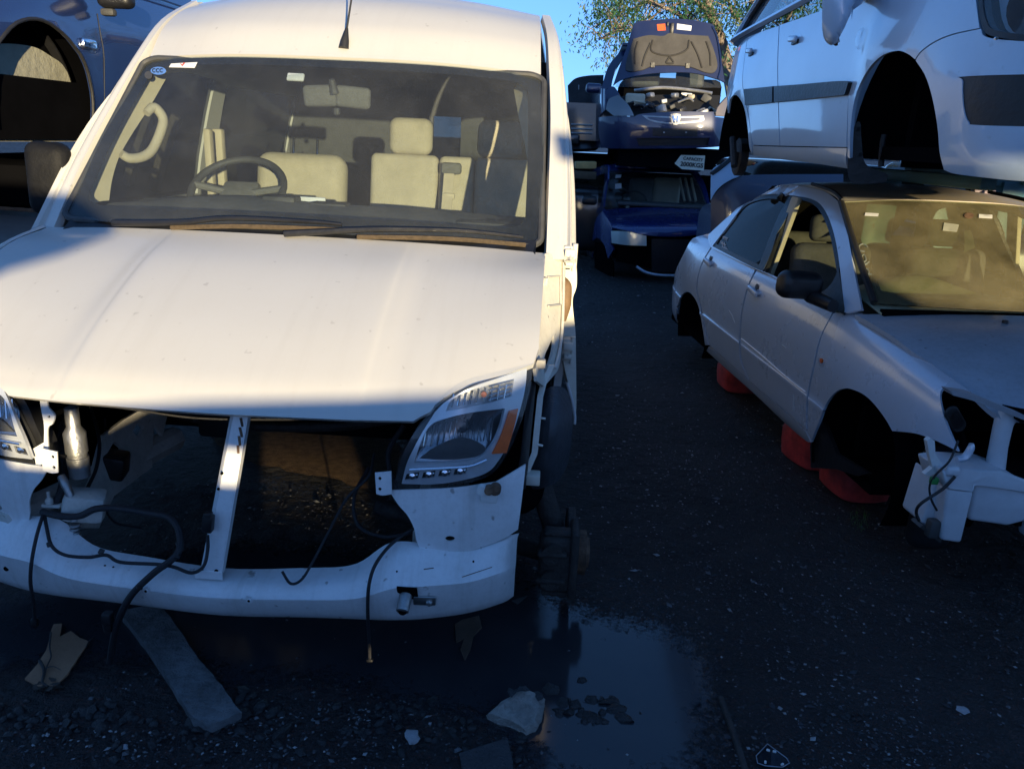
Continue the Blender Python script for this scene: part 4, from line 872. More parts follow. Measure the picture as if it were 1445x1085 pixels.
b = MB(); pp = [SF.ay(x, y, .34) for x, y in ((1308, 622), (1313, 618), (1319, 622), (1320, 640), (1330, 655), (1338, 660), (1312, 672), (1305, 669), (1316, 660), (1311, 640))]; b.prism(pp, (0, .02, 0)); b.build('bumper_bracket', M['white'], sil)
b = MB(); b.tube([SF.ay(x, y, .32) for x, y in ((1350, 648), (1362, 645), (1370, 632), (1371, 626))], [.012, .014, .012, .008], 8); b.build('wing_stay', SILV, sil)
b = MB(); b.box((.05, .8, .55), (1.3, .04, .6)); b.box((0, .55, .40), (1.0, .3, .12)); b.box((0, .66, .80), (1.24, .6, .02), 0, (.10, 0, 0)); b.tube([SF.ay(1352, 590, .6), SF.ay(1362, 640, .5), SF.ay(1352, 690, .4)], .01); b.build('engine_bay', BLK, sil, False)
b = MB(); b.box((.1, .46, .52), (1.1, .05, .40), .01); b.build('radiator', plain('radiator core', (.03, .03, .032), .5, .4, .4, 60), sil)
b = MB(); b.box((.12, .40, .80), (1.2, .06, .05), .012); b.box((.12, .38, .36), (1.2, .08, .10), .015); b.pieces('front_crossmember', SILV, sil)
# washer bottle
wb = thing('washer_bottle', Frame(SF.world(SF.ay(1380, 700, .42))*np.array([1, 1, 0]), 8.5), 'milky white washer bottle hanging out of the silver car front with its filler neck', 'washer bottle')
WB = plain('milky plastic', (.62, .63, .66), .5, 0, .18, 8, .06)
def bot(fr_pts, d): return None
def wpx(x, y, d): return SF.world(SF.ay(x, y, d))-np.array(wb.location) if False else np.array(wb.matrix_world.inverted()@Vector(SF.world(SF.ay(x, y, d))))
def loft(pts_top, pts_bot, depth, name, bev=.012):
    bm = bmesh.new(); P = [wpx(*p) for p in pts_top+pts_bot[::-1]]
    vs = [bm.verts.new(p) for p in P]+[bm.verts.new(p+np.array([0, depth, 0])) for p in P]; n = len(P)
    bm.faces.new(vs[:n]); bm.faces.new(vs[n:][::-1])
    for i in range(n): bm.faces.new((vs[i], vs[n+i], vs[n+(i+1) % n], vs[(i+1) % n]))
    bmesh.ops.recalc_face_normals(bm, faces=bm.faces); bmesh.ops.bevel(bm, geom=list(bm.edges), offset=bev, segments=3, affect='EDGES', profile=.5)
    for i, v in enumerate(bm.verts): v.index = i
    o = obj(name, [v.co for v in bm.verts], [[v.index for v in f.verts] for f in bm.faces], WB, wb); bm.free(); return o
loft([(1336, 690, .30), (1375, 694, .30)], [(1329, 763, .30), (1357, 767, .30)], .10, 'tank_leg')
loft([(1322, 672, .36), (1336, 690, .36)], [(1301, 738, .36), (1329, 762, .36)], .14, 'tank_side', .01)
loft([(1376, 684, .36), (1445, 690, .36), (1470, 695, .36)], [(1368, 735, .36), (1405, 740, .36), (1422, 743, .36), (1470, 730, .36)], .16, 'tank_body', .014)
loft([(1330, 664, .29), (1350, 661, .33), (1412, 664, .34), (1460, 682, .34)], [(1337, 691, .29), (1376, 695, .29), (1378, 686, .33), (1415, 690, .35), (1460, 700, .35)], .16, 'tank_lid', .01)
b = MB(); b.tube([wpx(1403, 668, .42), wpx(1409, 630, .42), wpx(1416, 598, .42), wpx(1420, 588, .43)], [.034, .03, .031, .036], 16); b.build('filler_neck', WB, wb)
b = MB(); b.box(wpx(1343, 664, .30), (.05, .03, .035), .012, None, 3); b.build('mounting_lug', WB, wb)
b = MB(); b.tube([wpx(1352, 622, .34), wpx(1340, 650, .3), wpx(1322, 668, .3), wpx(1312, 685, .31), wpx(1314, 704, .31), wpx(1322, 720, .31)], .004, 6, 5); b.tube([wpx(1348, 672, .28), wpx(1330, 690, .28), wpx(1300, 710, .28), wpx(1293, 722, .3), wpx(1297, 735, .3)], .0055, 8, 5); b.build('hose', M['rubber'], wb)
b = MB(); b.prism([wpx(x, y, .34) for x, y in ((1298, 744), (1303, 741), (1330, 760), (1327, 766))], (0, .06, 0)); b.box(wpx(1316, 745, .33), (.04, .04, .07), .01); b.build('washer_pump', M['greydk'], wb)
b = MB(); b.box(wpx(1318, 678, .31), (.025, .02, .025), .004); b.build('hose_clip', plain('green clip', (.03, .25, .06), .5), wb)
# red stands
RED = plain('red moulded plastic', (.68, .055, .045), .6, 0, .4, 9, .15, (.20, .02, .02))
def red_stand(x, y, x2, zt, lab):
    base = WORLD.az(x, y, 0.0); t = thing('red_stand', Frame(base, 8.5+x2), lab, 'car stand', 'red stands under the silver car')
    bm = bmesh.new(); prof = [(0, .125), (.012, .14), (zt*.5, .150), (zt-.03, .152), (zt-.008, .143), (zt, .12)]
    N = 28; ringsv = []
    for z, r in prof:
        ring = []
        for k in range(N):
            a = 2*math.pi*k/N; c, s_ = math.cos(a), math.sin(a); e = 6.0; rr = r*(abs(c)**e+abs(s_)**e)**(-1/e)
            rr *= 1-.06*(.5+.5*math.cos(4*a+math.pi))
            ring.append((rr*c*.95, rr*s_*1.15, z))
        ringsv.append(ring)
    V = [p for r in ringsv for p in r]; Fc = [(i*N+k, i*N+(k+1) % N, (i+1)*N+(k+1) % N, (i+1)*N+k) for i in range(len(prof)-1) for k in range(N)]+[tuple(range(N))[::-1], tuple((len(prof)-1)*N+k for k in range(N))]
    obj('block', V, Fc, RED, t)
    for sx, sy in ((-.055, -.07), (.06, -.07)):
        b = MB(); b.lathe([(.022, zt-.03), (.020, zt+.022), (.014, zt+.026)], (sx, sy, 0), 'z', 14); b.build('lug', RED, t)
red_stand(1203, 692, 3, .16, 'largest red stand, under the front wheel arch of the silver car'); red_stand(1146, 650, 10, .19, 'middle red stand under the silver car front door corner'); red_stand(1042, 547, 0, .17, 'farthest red stand, below the silver car rear door')
# ------------------------------------------------------------------ light blue hatchback, upper right
KF = Frame((1.96, 2.235, 1.38), 3)
kia = thing('light_blue_hatchback', KF, 'light blue wheelless hatchback with black side mouldings, stacked above the silver saloon', 'car')
KB = paint('light blue paint', (.45, .56, .68), .10, .30, .9, .10, (.25, .24, .22), .05, .04, .15)
kplan = [(.55, 4.02), (.76, 3.85), (.815, 3.55), (.835, 3.2), (.842, 2.6), (.845, 1.9), (.845, 1.3), (.852, 1.05), (.852, .75), (.828, .42), (.77, .2), (.62, .05), (.35, -.02), (0, -.04)]
krows = [(0, .06), (.05, .02), (.16, .0), (.40, -.006), (.60, -.004), (.80, .006), (.93, .03), (1.0, .075), (1.05, .17), (1.08, .32)]
KS = side_patch(KF, kplan, krows, ([-.1, .05, .2, .42, .75, 1.05, 1.3, 1.9, 3.2, 4.0], [.70, .72, .77, .83, .90, .94, .95, .955, .985, .98]), ([-.1, 4], [.165, .175]),
                bulge=lambda y, z: .022*math.exp(-((math.hypot(y-.83, z-.29)-.39)/.09)**2)+.018*math.exp(-((math.hypot(y-3.3, z-.29)-.37)/.08)**2))
def kp(name, out, mat=KB, parent=kia, **k): return panel(name, KS, out, mat, parent, **k)
kpar = []
kpar.append(kp('front_wing', path([(1199, 224, 1), (1200, 190), (1204, 150), (1214, 118), (1230, 92), (1248, 77), (1268, 72), (1282, 77), (1291, 84, 1), (1300, 72), (1320, 58), (1345, 48), (1382, 40, 1), (1378, 10), (1374, -30, 1), (1290, -45), (1215, -30, 1), (1203, 20), (1200, 62, 1), (1198, 120), (1196, 180), (1196, 222, 1)]), res=.04, thick=.012))
kpar.append(kp('front_bumper', path([(1292, 85.5, 1), (1301, 73.5), (1321, 59.5), (1346, 49.5), (1384, 41, 1), (1390, 52), (1420, 57), (1470, 60, 1), (1560, 70), (1560, 262, 1), (1445, 256), (1400, 252), (1350, 246), (1332, 240, 1), (1326, 215), (1323, 180), (1316, 140), (1306, 108)]), res=.04, thick=.012, holes=[path([(1358, 115), (1364, 108), (1500, 104, 1), (1500, 180, 1), (1382, 177), (1366, 172), (1359, 150)])]))
kpar.append(kp('bumper_moulding', path([(1358, 115), (1364, 108), (1500, 104, 1), (1500, 180, 1), (1382, 177), (1366, 172), (1359, 150)]), M['plastic'], res=.04, thick=.01, off=-.004))
fd = kp('front_door', path([(1100, 36, 1), (1130, 26), (1163, 14), (1201, 0, 1), (1202, 60), (1198, 120), (1195, 180), (1194.5, 208, 1), (1150, 207), (1101, 206, 1), (1099, 150), (1098, 90)]), res=.05, thick=.02); kpar.append(fd)
rd = kp('rear_door', path([(1055, 53, 1), (1075, 45), (1099, 37, 1), (1097, 90), (1098, 150), (1100, 206, 1), (1063, 205, 1), (1060, 190), (1057, 165), (1052, 140), (1048, 110)]), res=.05, thick=.02); kpar.append(rd)
kpar.append(kp('rear_wing', path([(1030, 100, 1), (1036, 78), (1045, 62), (1054.5, 53.5, 1), (1047.5, 110), (1051, 140), (1056, 165), (1059.5, 190), (1061, 219, 1), (1057, 205), (1055, 180), (1050, 152), (1042, 137), (1035, 135), (1030, 142), (1027, 160, 1), (1026, 130)]), res=.04, thick=.012))
kpar.append(kp('sill', path([(1062, 206, 1), (1100, 207.5), (1150, 208.5), (1195, 209.5, 1), (1196, 238, 1), (1150, 231), (1100, 225), (1063, 219.5, 1)]), res=.05, thick=.012))
for pts, pr in (([(1053.5, 126), (1094, 122.5), (1094, 145), (1055, 149)], rd), ([(1096.5, 122.3), (1200, 115), (1203, 117), (1198, 133), (1196, 135), (1096.5, 144.8)], fd)):
    mo = kp('door_moulding', poly(*pts), M['plastic'], pr, res=.05, thick=.018, off=.017)
for x, y, pr in ((1123, 56, fd), (1060.5, 73, rd)):
    rc = kp('handle_recess', el(x, y, 9 if x > 1100 else 6, 12 if x > 1100 else 10), M['greydk'] if 0 else KB, pr, res=.03, thick=.003, off=-.0)
    b = MB(); b.box(KS.pt(x, y, .016), (.02, .12, .03), .009, (.1, 0, 0), 3); b.build('door_handle', KB, pr); b = MB(); b.box(KS.pt(x, y+4, .004), (.01, .10, .02), .004); b.build('handle_shadow_gap', M['plastic'], pr)
rp_ = KS.pt(1216, 55, .004); b = MB(); b.lathe([(.0, -.012), (.03, -.01), (.04, 0), (.03, .006)], rp_, 'x', 18); b.build('side_repeater', M['lamp'], kpar[0])
# upper cabin
kg = []
for z, w, ya, yc in ((.94, .815, .95, 3.95), (1.05, .765, 1.12, 3.9), (1.2, .70, 1.38, 3.82), (1.33, .635, 1.62, 3.7), (1.43, .56, 1.85, 3.5), (1.47, .42, 2.0, 3.4)):
    kg.append([(-w+.06, ya-.05, z), (-w, ya+.2, z), (-w, ya+.7, z), (-w, 2.5, z), (-w+.01, yc-.4, z), (-w+.06, yc-.05, z), (-w+.2, yc+.05, z)])
KG = Patch(kg, KF)
kw1 = [(.9, .15), (2.35, .15), (2.3, 3.3), (1.9, 3.3), (1.2, 1.6)]; kw2 = [(2.6, .15), (4.1, .15), (4.25, 1.2), (4.0, 3.2), (2.6, 3.3)]; kw3 = [(4.35, .4), (4.8, .7), (4.7, 2.6), (4.35, 2.9)]
gk = panel('upper_body', KG, full(KG), KB, kia, holes=[kw1, kw2, kw3], px=False, res=.05, thick=.03, face=1); kpar.append(gk)
GT = glass('clear side glass', (.7, .74, .74), .05, .05, base=.0)
for w in (kw2, kw3): kpar.append(panel('side_window', KG, w, GT, kia, px=False, res=.1, thick=.004, off=-.012, face=1))
ring = [KG(np.array([u]), np.array([v]))[0] for u, v in dens(np.array(kw2, float), .3)]; b = MB(); b.tube(ring, .014, 6, 0, True); ring = [KG(np.array([u]), np.array([v]))[0] for u, v in dens(np.array(kw1, float), .3)]; b.tube(ring, .014, 6, 0, True); kpar.append(b.build('window_seal', M['rubber'], kia))
for o in kpar:
    m = mirror(o)
    for ch in list(o.children): mirror(ch, parent=m)
KR = Patch([[(-.50, 1.75, 1.40), (0, 1.62, 1.44), (.50, 1.75, 1.40)], [(-.50, 2.1, 1.455), (0, 2.0, 1.49), (.50, 2.1, 1.455)], [(-.50, 2.9, 1.46), (0, 2.9, 1.50), (.50, 2.9, 1.46)], [(-.48, 3.6, 1.41), (0, 3.75, 1.45), (.48, 3.6, 1.41)]], KF); panel('roof', KR, full(KR), KB, kia, px=False, res=.1, thick=.01)
KT = Patch([[(-.46, 3.62, 1.42), (0, 3.77, 1.44), (.46, 3.62, 1.42)], [(-.62, 3.9, .95), (0, 4.02, .95), (.62, 3.9, .95)], [(-.60, 4.0, .2), (0, 4.08, .2), (.60, 4.0, .2)]], KF); panel('tailgate', KT, [(0, 1.05), (2, 1.05), (2, 2), (0, 2)], KB, kia, px=False, res=.1, thick=.01); panel('rear_screen', KT, [(.05, .08), (1.95, .08), (1.95, 1.0), (.05, 1.0)], GT, kia, px=False, res=.1, thick=.004)
KW = Patch([[(-.72, .98, .96), (0, .78, 1.0), (.72, .98, .96)], [(-.50, 1.76, 1.40), (0, 1.62, 1.44), (.50, 1.76, 1.40)]], KF); panel('windscreen', KW, full(KW), M['vscreen'], kia, px=False, res=.1, thick=.004)
KH = Patch([[(s*.60, -.0+.28*s*s, .72) for s in (-1, -.5, 0, .5, 1)], [(s*.68, .35+.1*s*s, .88-.02*s*s) for s in (-1, -.5, 0, .5, 1)], [(s*.74, .80+.2*s*s, 1.0-.04*s*s) for s in (-1, -.5, 0, .5, 1)]], KF); panel('bonnet', KH, full(KH), KB, kia, px=False, res=.06, thick=.01)
# the rest of the nose, beyond the picture's edge
uA = float(KS.uv([(1556, 150)])[0, 0]); nose = panel('front_bumper', KS, [(uA, .1), (13, .1), (13, 5.6), (uA, 5.6)], KB, kia, px=False, res=.06, thick=.012, holes=[[(uA+.5, 3.2), (12.9, 3.2), (12.9, 4.4), (uA+.5, 4.4)]]); mirror(nose)
gl_ = panel('grille', KS, [(uA+.4, 3.0), (13, 3.0), (13, 4.6), (uA+.4, 4.6)], M['plastic'], kia, px=False, res=.1, thick=.01, off=-.03); mirror(gl_)
nt_ = panel('nose_panel', KS, [(uA+.3, 5.7), (13, 5.7), (13, 8.2), (uA+.3, 8.2)], KB, kia, px=False, res=.06, thick=.012); mirror(nt_)
# headlamp
HLo = path([(1379, -40, 1), (1381, 10), (1385, 35), (1392, 48), (1412, 54), (1445, 58), (1500, 60, 1), (1520, -40, 1)])
HLi = path([(1385, -40, 1), (1387, 8), (1391, 28), (1402, 42), (1445, 49), (1494, 50, 1), (1510, -40, 1)])
hl = kp('headlamp', HLo, M['plastic'], res=.04, thick=.03, off=.0, holes=[HLi])
kp('lamp_back', HLi, M['silver'], hl, res=.04, thick=.004, off=-.06); kp('lamp_lens', HLi, M['lamp'], hl, res=.04, thick=.004, off=-.003)
b = MB(); b.lathe([(.03, 0), (.06, -.03), (.075, -.05)], KS.pt(1425, 10, -.05), 'y', 20); b.build('reflector', M['greydk'], hl)
b = MB(); b.lathe([(.005, -.01), (.004, .0)], KS.pt(1409, 56, .012), 'y', 8); b.build('lamp_screw', M['chrome'], hl)
m = mirror(hl)
for ch in list(hl.children): mirror(ch, parent=m)
# door mirror seen from in front and below
o2 = path([(1163, -70, 1), (1158, 0), (1157, 40), (1161, 58), (1172, 65), (1186, 53), (1200, 31), (1211, 0), (1222, -70, 1)])
MP = pxnet(KF, [1140, 1190, 1240], [90, 0, -90], [(1.12, 1.05, 1.12), (0, -.02, 0)]); MQ = pxnet(KF, [1140, 1190, 1240], [90, 0, -90], [(1.12, 1.05, 1.12), (0, -.02, 0)])
V, Fc = sheet(MP, o2, res=.02, thick=.10, hem=.018); mr = obj('door_mirror', V, Fc, KB, kia, angle=60); mirror(mr)
panel('mirror_rim', MP, path([(1159, -70, 1), (1155.5, 0), (1154, 41), (1159, 61), (1172, 68.5), (1188, 56), (1202, 33), (1213, 0), (1226, -70, 1)]), M['plastic'], mr, res=.03, thick=.02, off=-.07)
b = MB(); b.tube([KF.ay(1200, -5, 1.1), KF.ax(1225, -20, -.80)], .05, 10); b.build('mirror_arm', KB, mr)
# mud flap, arches, underside
arches(kia, (.83, 3.3), .26, .40, .82, .40, .225); 
KM = pxnet(KF, [1190, 1260], [265, 160], [(1.20, 1.14), (0, 0)])
mf = panel('mud_flap', KM, path([(1198, 210, 1), (1206, 178), (1214, 174), (1216, 200), (1222, 232), (1250, 245), (1252, 252), (1247, 258), (1210, 260), (1200, 256), (1196, 240)]), M['plastic'], kia, res=.03, thick=.012)
b = MB()
for x, y in ((1211, 182), (1214, 218)): b.lathe([(.009, -.004), (.006, .006)], KM.pt(x, y, .006), 'y', 10)
b.tube([KM.pt(x, y, .01) for x, y in ((1243, 235), (1245, 205), (1248, 190))], .012, 8); b.pieces('flap_screw', M['rubber'], mf)
b = MB(); b.box((0, 2.1, .25), (1.46, 3.3, .05)); b.box((0, .5, .27), (1.3, .6, .05)); b.box((0, 1.1, .55), (1.3, .05, .7)); b.build('underbody', BLK, kia, False)
b = MB(); b.lathe([(.11, -.04), (.125, -.03), (.125, .02), (.06, .03)], KF.ax(1046, 222, -.70), 'x', 24); b.tube([KF.ax(1040, 215, -.75), KF.ax(1038, 232, -.75)], .025, 8); b.build('brake_drum', M['iron'], kia)
b = MB(); b.tube([KF.ax(1034, 195, -.8), KF.ax(1036, 235, -.8)], .022, 8); b.build('damper', M['iron'], kia)
# steel rack carrying it
rk = thing('steel_rack', Frame((2.2, 5.3, 0), 6), 'teal painted steel rack holding up the light blue hatchback, behind the silver saloon roof', 'rack')
TEAL = paint('chipped teal paint', (.035, .16, .20), 0, .5, .2, .4, (.12, .09, .06), .3, 0, .7)
RFm = Frame((2.2, 5.3, 0), 6)
for x0, x1 in ((1226, 1270), (1319, 1362), (1414, 1456)):
    a, c = RFm.ay(x0, 262, 0), RFm.ay(x1, 262, 0); b = MB(); b.box(((a[0]+c[0])/2, .06, .75), (c[0]-a[0], .16, 1.5), .012); b.build('rack_post', TEAL, rk)
b = MB(); b.box((.62, .06, 1.52), (1.5, .10, .10), .01); b.build('rack_beam', TEAL, rk)
for x in (-.5, .6): b = MB(); b.box((x, -.72, 1.52), (.08, 1.4, .06), .01); b.build('rack_beam', TEAL, rk)
cb = thing('ribbed_connector', Frame(RFm.world(RFm.ay(1388, 266, -.3)), 6), 'pale pink ribbed plastic piece hanging under the light blue hatchback', 'plastic piece')
b = MB(); b.box((0, 0, -.02), (.13, .05, .025), .006)
for k in range(8): b.box((-.055+k*.0157, 0, .02), (.008, .04, .055), .002)
b.build('ribs', plain('pinkish plastic', (.55, .42, .46), .5), cb)
# ------------------------------------------------------------------ dark blue SUV, upper left
UF = Frame((-3.65, 3.2, 1.4), 1)
suv = thing('dark_blue_suv', UF, 'glossy dark blue four wheel drive stacked at the upper left with an empty wheel arch', 'suv')
DB_ = paint('glossy dark blue paint', (.02, .04, .13), .25, .18, 1.0, .03, (.2, .2, .2), .03, .03, .0)
uplan = [(.9, 4.4), (.905, 3.0), (.905, 2.0), (.91, 1.4), (.925, 1.05), (.925, .72), (.915, .42), (.86, .15), (.70, 0.), (.4, -.06), (0, -.08)]
US = side_patch(UF, uplan, [(0, .02), (.2, 0), (.45, 0), (.62, -.004), (.72, .006), (.85, .03), (.95, .07), (1.0, .13), (1.03, .3)], ([-.1, .5, 1.2, 2, 4.4], [.86, .93, .98, 1.0, 1.02]), ([-.1, 4.4], [.14, .14]), 1,
                bulge=lambda y, z: .018*math.exp(-((math.hypot(y-.72, z-.27)-.42)/.05)**2))
aS = [(-.25, .14), (.0, .14)]
def uvyz(pt, y, z):
    g = np.meshgrid(np.linspace(0, pt.C-1, 520), np.linspace(0, pt.R-1, 260)); P = pt(g[0].ravel(), g[1].ravel()); k = ((P[:, 1]-y)**2+(P[:, 2]-z)**2).argmin(); return g[0].ravel()[k], g[1].ravel()[k]
arch_o = [uvyz(US, .73+.40*math.cos(a), .27+.40*math.sin(a)) for a in np.linspace(R_(-17), R_(197), 30)]
uu = [(0, 0)]+arch_o+[(9.0, 0), (10, 0), (10, 8), (0, 8)]
ub = panel('body_side', US, np.array(uu), DB_, suv, px=False, res=.05, thick=.015, face=1)
b = MB(); b.tube([US(np.array([u]), np.array([v]))[0] for u, v in arch_o], .009, 8, 0); b.build('arch_lip', M['rubber'], ub)
b = MB(); b.box(US.pt(123, 63, .008), (.03, .13, .055), .012, (0, 0, .05), 3); b.build('side_repeater', M['chrome'], ub); b = MB(); b.box(US.pt(121, 68, .014), (.03, .11, .02), .008, (0, 0, .05), 3); b.build('repeater_lens', M['lamp'], ub)
gap = [US.pt(x, y, .001) for x, y in ((137, 20), (141, 45), (146, 75), (147, 110), (147, 160))]; b = MB(); b.tube(gap, .003, 5, 4); b.build('door_gap', M['rubber'], ub)
LS = Patch([[(.62, .73+.43*math.cos(a), .27+.43*math.sin(a)) for a in np.linspace(R_(-20), R_(200), 9)], [(.80, .73+.43*math.cos(a), .27+.43*math.sin(a)) for a in np.linspace(R_(-20), R_(200), 9)]], UF)
panel('arch_liner', LS, full(LS), M['plastic'], suv, px=False, res=.06, thick=.01)
lw = panel('liner_wall', Patch([[(.80, y, z) for y in (.2, .73, 1.3)] for z in (-.1, .3, .75)], UF), path([(-100, 120), (-40, 70), (0, 62), (45, 66), (72, 80), (92, 97), (108, 140), (116, 200, 1), (-100, 200, 1)]), plain('dusty liner', (.36, .35, .27), .85, 0, .25, 6, .4), suv, res=.05, thick=.01)
b = MB(); b.box((.45, 1.5, .25), (.8, 3, .3)); b.box((0, .3, .2), (1.2, 1.0, .2)); b.box((0, 2.2, .6), (1.5, 4.0, .5)); b.build('underbody', BLK, suv, False)
b = MB(); p = UF.ax(152, 4, .98); b.box(p+(.05, 0, .03), (.2, .1, .12), .04, None, 4); b.build('door_mirror', M['plastic'], suv); b = MB(); b.box(p+(.0, .0, -.05), (.08, .05, .04), .015); b.build('mirror_base', M['greydk'], suv)
ug = Patch([[(.86, y, .98) for y in (1.3, 2.0, 3, 4.3)], [(.70, y+.35, 1.4) for y in (1.3, 1.7, 3, 4.1)], [(.55, y+.5, 1.65) for y in (1.3, 1.7, 3, 4.0)]], UF)
panel('upper_body', ug, full(ug), DB_, suv, px=False, holes=[[(.35, .12), (1.35, .12), (1.35, 1.5), (.75, 1.5)], [(1.6, .12), (2.6, .12), (2.5, 1.5), (1.6, 1.5)]], res=.08, thick=.02, face=1)
b = MB(); b.tube([(.86, 1.9, 1.0), (.72, 2.2, 1.4)], .03, 8); b.build('window_frame', M['beige'], suv)
uh = Patch([[(-.8, 0, .86), (0, -.08, .9), (.84, 0, .86)], [(-.84, .6, .98), (0, .5, 1.02), (.84, .6, .95)], [(-.84, 1.3, 1.03), (0, 1.2, 1.07), (.84, 1.3, 1.0)]], UF); panel('bonnet', uh, full(uh), DB_, suv, px=False, res=.1, thick=.01)
# pale car below it, only its bonnet corner shows
PF = Frame((-3.55, 3.0, 0), 1)
pc = thing('pale_grey_car', PF, 'pale grey car beneath the dark blue four wheel drive, only its bonnet corner in view', 'car')
PG = paint('dusty pale grey', (.42, .42, .42), .3, .4, .5, .5, (.25, .22, .18))
PH = Patch([[(s*.78, .15+.25*s*s, .82) for s in (-1, -.6, 0, .6, 1)], [(s*.84, .6+.1*s*s, .97-.02*s*s) for s in (-1, -.6, 0, .6, 1)], [(s*.86, 1.3+.1*s*s, 1.06-.03*s*s) for s in (-1, -.6, 0, .6, 1)]], PF); panel('bonnet', PH, full(PH), PG, pc, px=False, res=.08, thick=.015)
PS = side_patch(PF, [(.86, 4.3), (.88, 3), (.88, 1.2), (.86, .6), (.72, .2), (.4, .06), (0, .02)], [(0, .03), (.3, 0), (.7, 0), (.93, .02), (1, .06)], ([0, .5, 1.4, 4.4], [.80, .92, 1.02, 1.02]), ([0, 4.4], [.2, .2]), 1)
m = panel('body_side', PS, full(PS), PG, pc, px=False, res=.1, thick=.015); mirror(m)
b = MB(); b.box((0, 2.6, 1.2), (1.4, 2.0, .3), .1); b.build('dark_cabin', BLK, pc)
b = MB(); b.tube([(.1, 1.28, 1.10), (.8, 1.36, 1.08)], .012, 6); b.build('wiper', M['rust'], pc)
b = MB(); b.tube([(s, y, z) for s, y, z in ((.4, 1.40, 1.06), (.7, 1.5, 1.12))], .02, 6); b.build('cowl', M['plastic'], pc)
# ------------------------------------------------------------------ dark blue small hatch with raised bonnet, back of the lane
JF = Frame((1.30, 10.55, 0), 1)
jz = thing('navy_hatchback_open_bonnet', JF, 'navy blue small hatchback with its bonnet propped open, stacked on another blue car', 'car')
NV = paint('navy paint', (.006, .013, .06), .15, .38, 1.0, .05, (.15, .15, .15), .04, .03, .1)
def pq(fr, y, pts): return [fr.ay(px_, py_, y) for px_, py_ in pts]
JX = [826, 846, 870, 905, 952, 998, 1016, 1036]; JD = (.9, .30, .08, .01, -.02, .01, .08, .35)
JB = pxnet(JF, JX, [215, 190, 170, 150, 130], [JD, (.03, 0, .0, .03, .10)])
fb = panel('front_bumper', JB, path([(844, 166, 1), (867, 164), (895, 165, 1), (906, 161), (950, 158), (1007, 158, 1), (1009, 165, 1), (1026, 167, 1), (1030, 185), (1029, 206, 1), (990, 209), (930, 210), (870, 210), (850, 209, 1), (845, 190)]), NV, jz, res=.05, thick=.02, holes=[poly((898, 195), (1001, 195), (999, 206), (901, 206))])
panel('lower_intake', JB, poly((896, 194), (1003, 194), (1001, 207), (899, 207)), M['plastic'], jz, res=.1, thick=.01, off=-.03)
panel('headlamp', JB, path([(856, 155, 1), (860, 141), (873, 135, 1), (887, 149), (895, 164, 1), (867, 164, 1)]), paint('hazed headlamp', (.16, .17, .18), .2, .2, 1, .2), jz, res=.05, thick=.03, off=.015)
panel('headlamp', JB, path([(1009, 164, 1), (1012, 152), (1025, 137, 1), (1027, 165, 1)]), paint('hazed headlamp right', (.2, .17, .15), .2, .2, 1, .2), jz, res=.05, thick=.03, off=.015)
gr = panel('grille', JB, path([(906, 163, 1), (950, 165), (993, 164, 1), (989, 172), (945, 175), (918, 171)]), M['alu'], jz, res=.05, thick=.01, off=.008, holes=[path([(913, 165.5, 1), (950, 167), (987, 166, 1), (984, 170.5), (945, 173), (920, 169.5)])])
panel('grille_mesh', JB, path([(910, 164, 1), (950, 166), (990, 165, 1), (986, 171.5), (945, 174), (918, 170.5)]), M['greydk'], gr, res=.08, thick=.004, off=-.01)
bd = panel('badge', JB, path([(946, 162, 1), (953, 161), (960, 162, 1), (959, 171), (956, 176), (950, 176), (947, 171)]), M['alu'], gr, res=.04, thick=.01, off=.018)
for pl in (((948.5, 164), (951, 164), (952, 174), (950, 174)), ((955, 164), (957.5, 164), (956, 174), (954, 174)), ((950.5, 168), (955.5, 168), (955.5, 170.2), (950.5, 170.2))): panel('badge_letter', JB, poly(*pl), M['ink'] if 0 else M['chrome'], bd, res=.04, thick=.008, off=.028)
panel('plate_recess', JB, poly((921, 181), (984, 182), (984, 193), (921, 192)), M['plastic'], jz, res=.05, thick=.004, off=.008)
b = MB(); b.box(JB.pt(937, 187, .012), (.02, .01, .015)); b.box(JB.pt(968, 187, .012), (.02, .01, .015)); b.pieces('plate_screw', M['alu'], jz)
# body behind
JS = pxnet(JF, [826, 836, 846, 852], [210, 165, 120, 70], [(3.2, 1.7, .55, .35), (0, 0, .2, .8)])
panel('body_side', JS, path([(835, 209, 1), (832, 150), (836, 133), (848, 125, 1), (855, 128), (858, 150), (845, 168), (848, 209, 1)]), NV, jz, res=.08, thick=.02, holes=[])
panel('windscreen_pillar', pxnet(JF, [850, 900], [140, 50], [(1.0, 1.0), (0, .9)]), path([(848, 128, 1), (858, 95), (874, 74, 1), (884, 72), (868, 100), (862, 124, 1)]), NV, jz, res=.05, thick=.04)
panel('wing_top', pxnet(JF, [845, 900], [175, 110], [(.6, .2), (0, .5)]), path([(848, 150, 1), (852, 132), (862, 122, 1), (868, 124), (874, 136), (862, 140), (856, 156, 1)]), NV, jz, res=.05, thick=.03)
wsn = panel('windscreen', pxnet(JF, [850, 940, 1040], [130, 60], [(1.15, 1.05, 1.15), (0, .8)]), path([(868, 123, 1), (880, 100), (900, 76, 1), (990, 76, 1), (1008, 100), (1019, 124, 1)]), M['vscreen'], jz, res=.1, thick=.004)
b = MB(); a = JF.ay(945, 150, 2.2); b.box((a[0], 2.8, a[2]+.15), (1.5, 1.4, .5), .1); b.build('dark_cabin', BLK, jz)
for x in (912, 975): b = MB(); p = JF.ay(x, 98, 1.9); b.box(p, (.42, .1, .5), .1, None, 4); b.build('front_seat', M['greydk'], jz)
b = MB(); p = JF.ay(940, 70, 2.0); b.box(p+(0, .4, 0), (1.35, 1.6, .05), .02); b.build('roof', NV, jz)
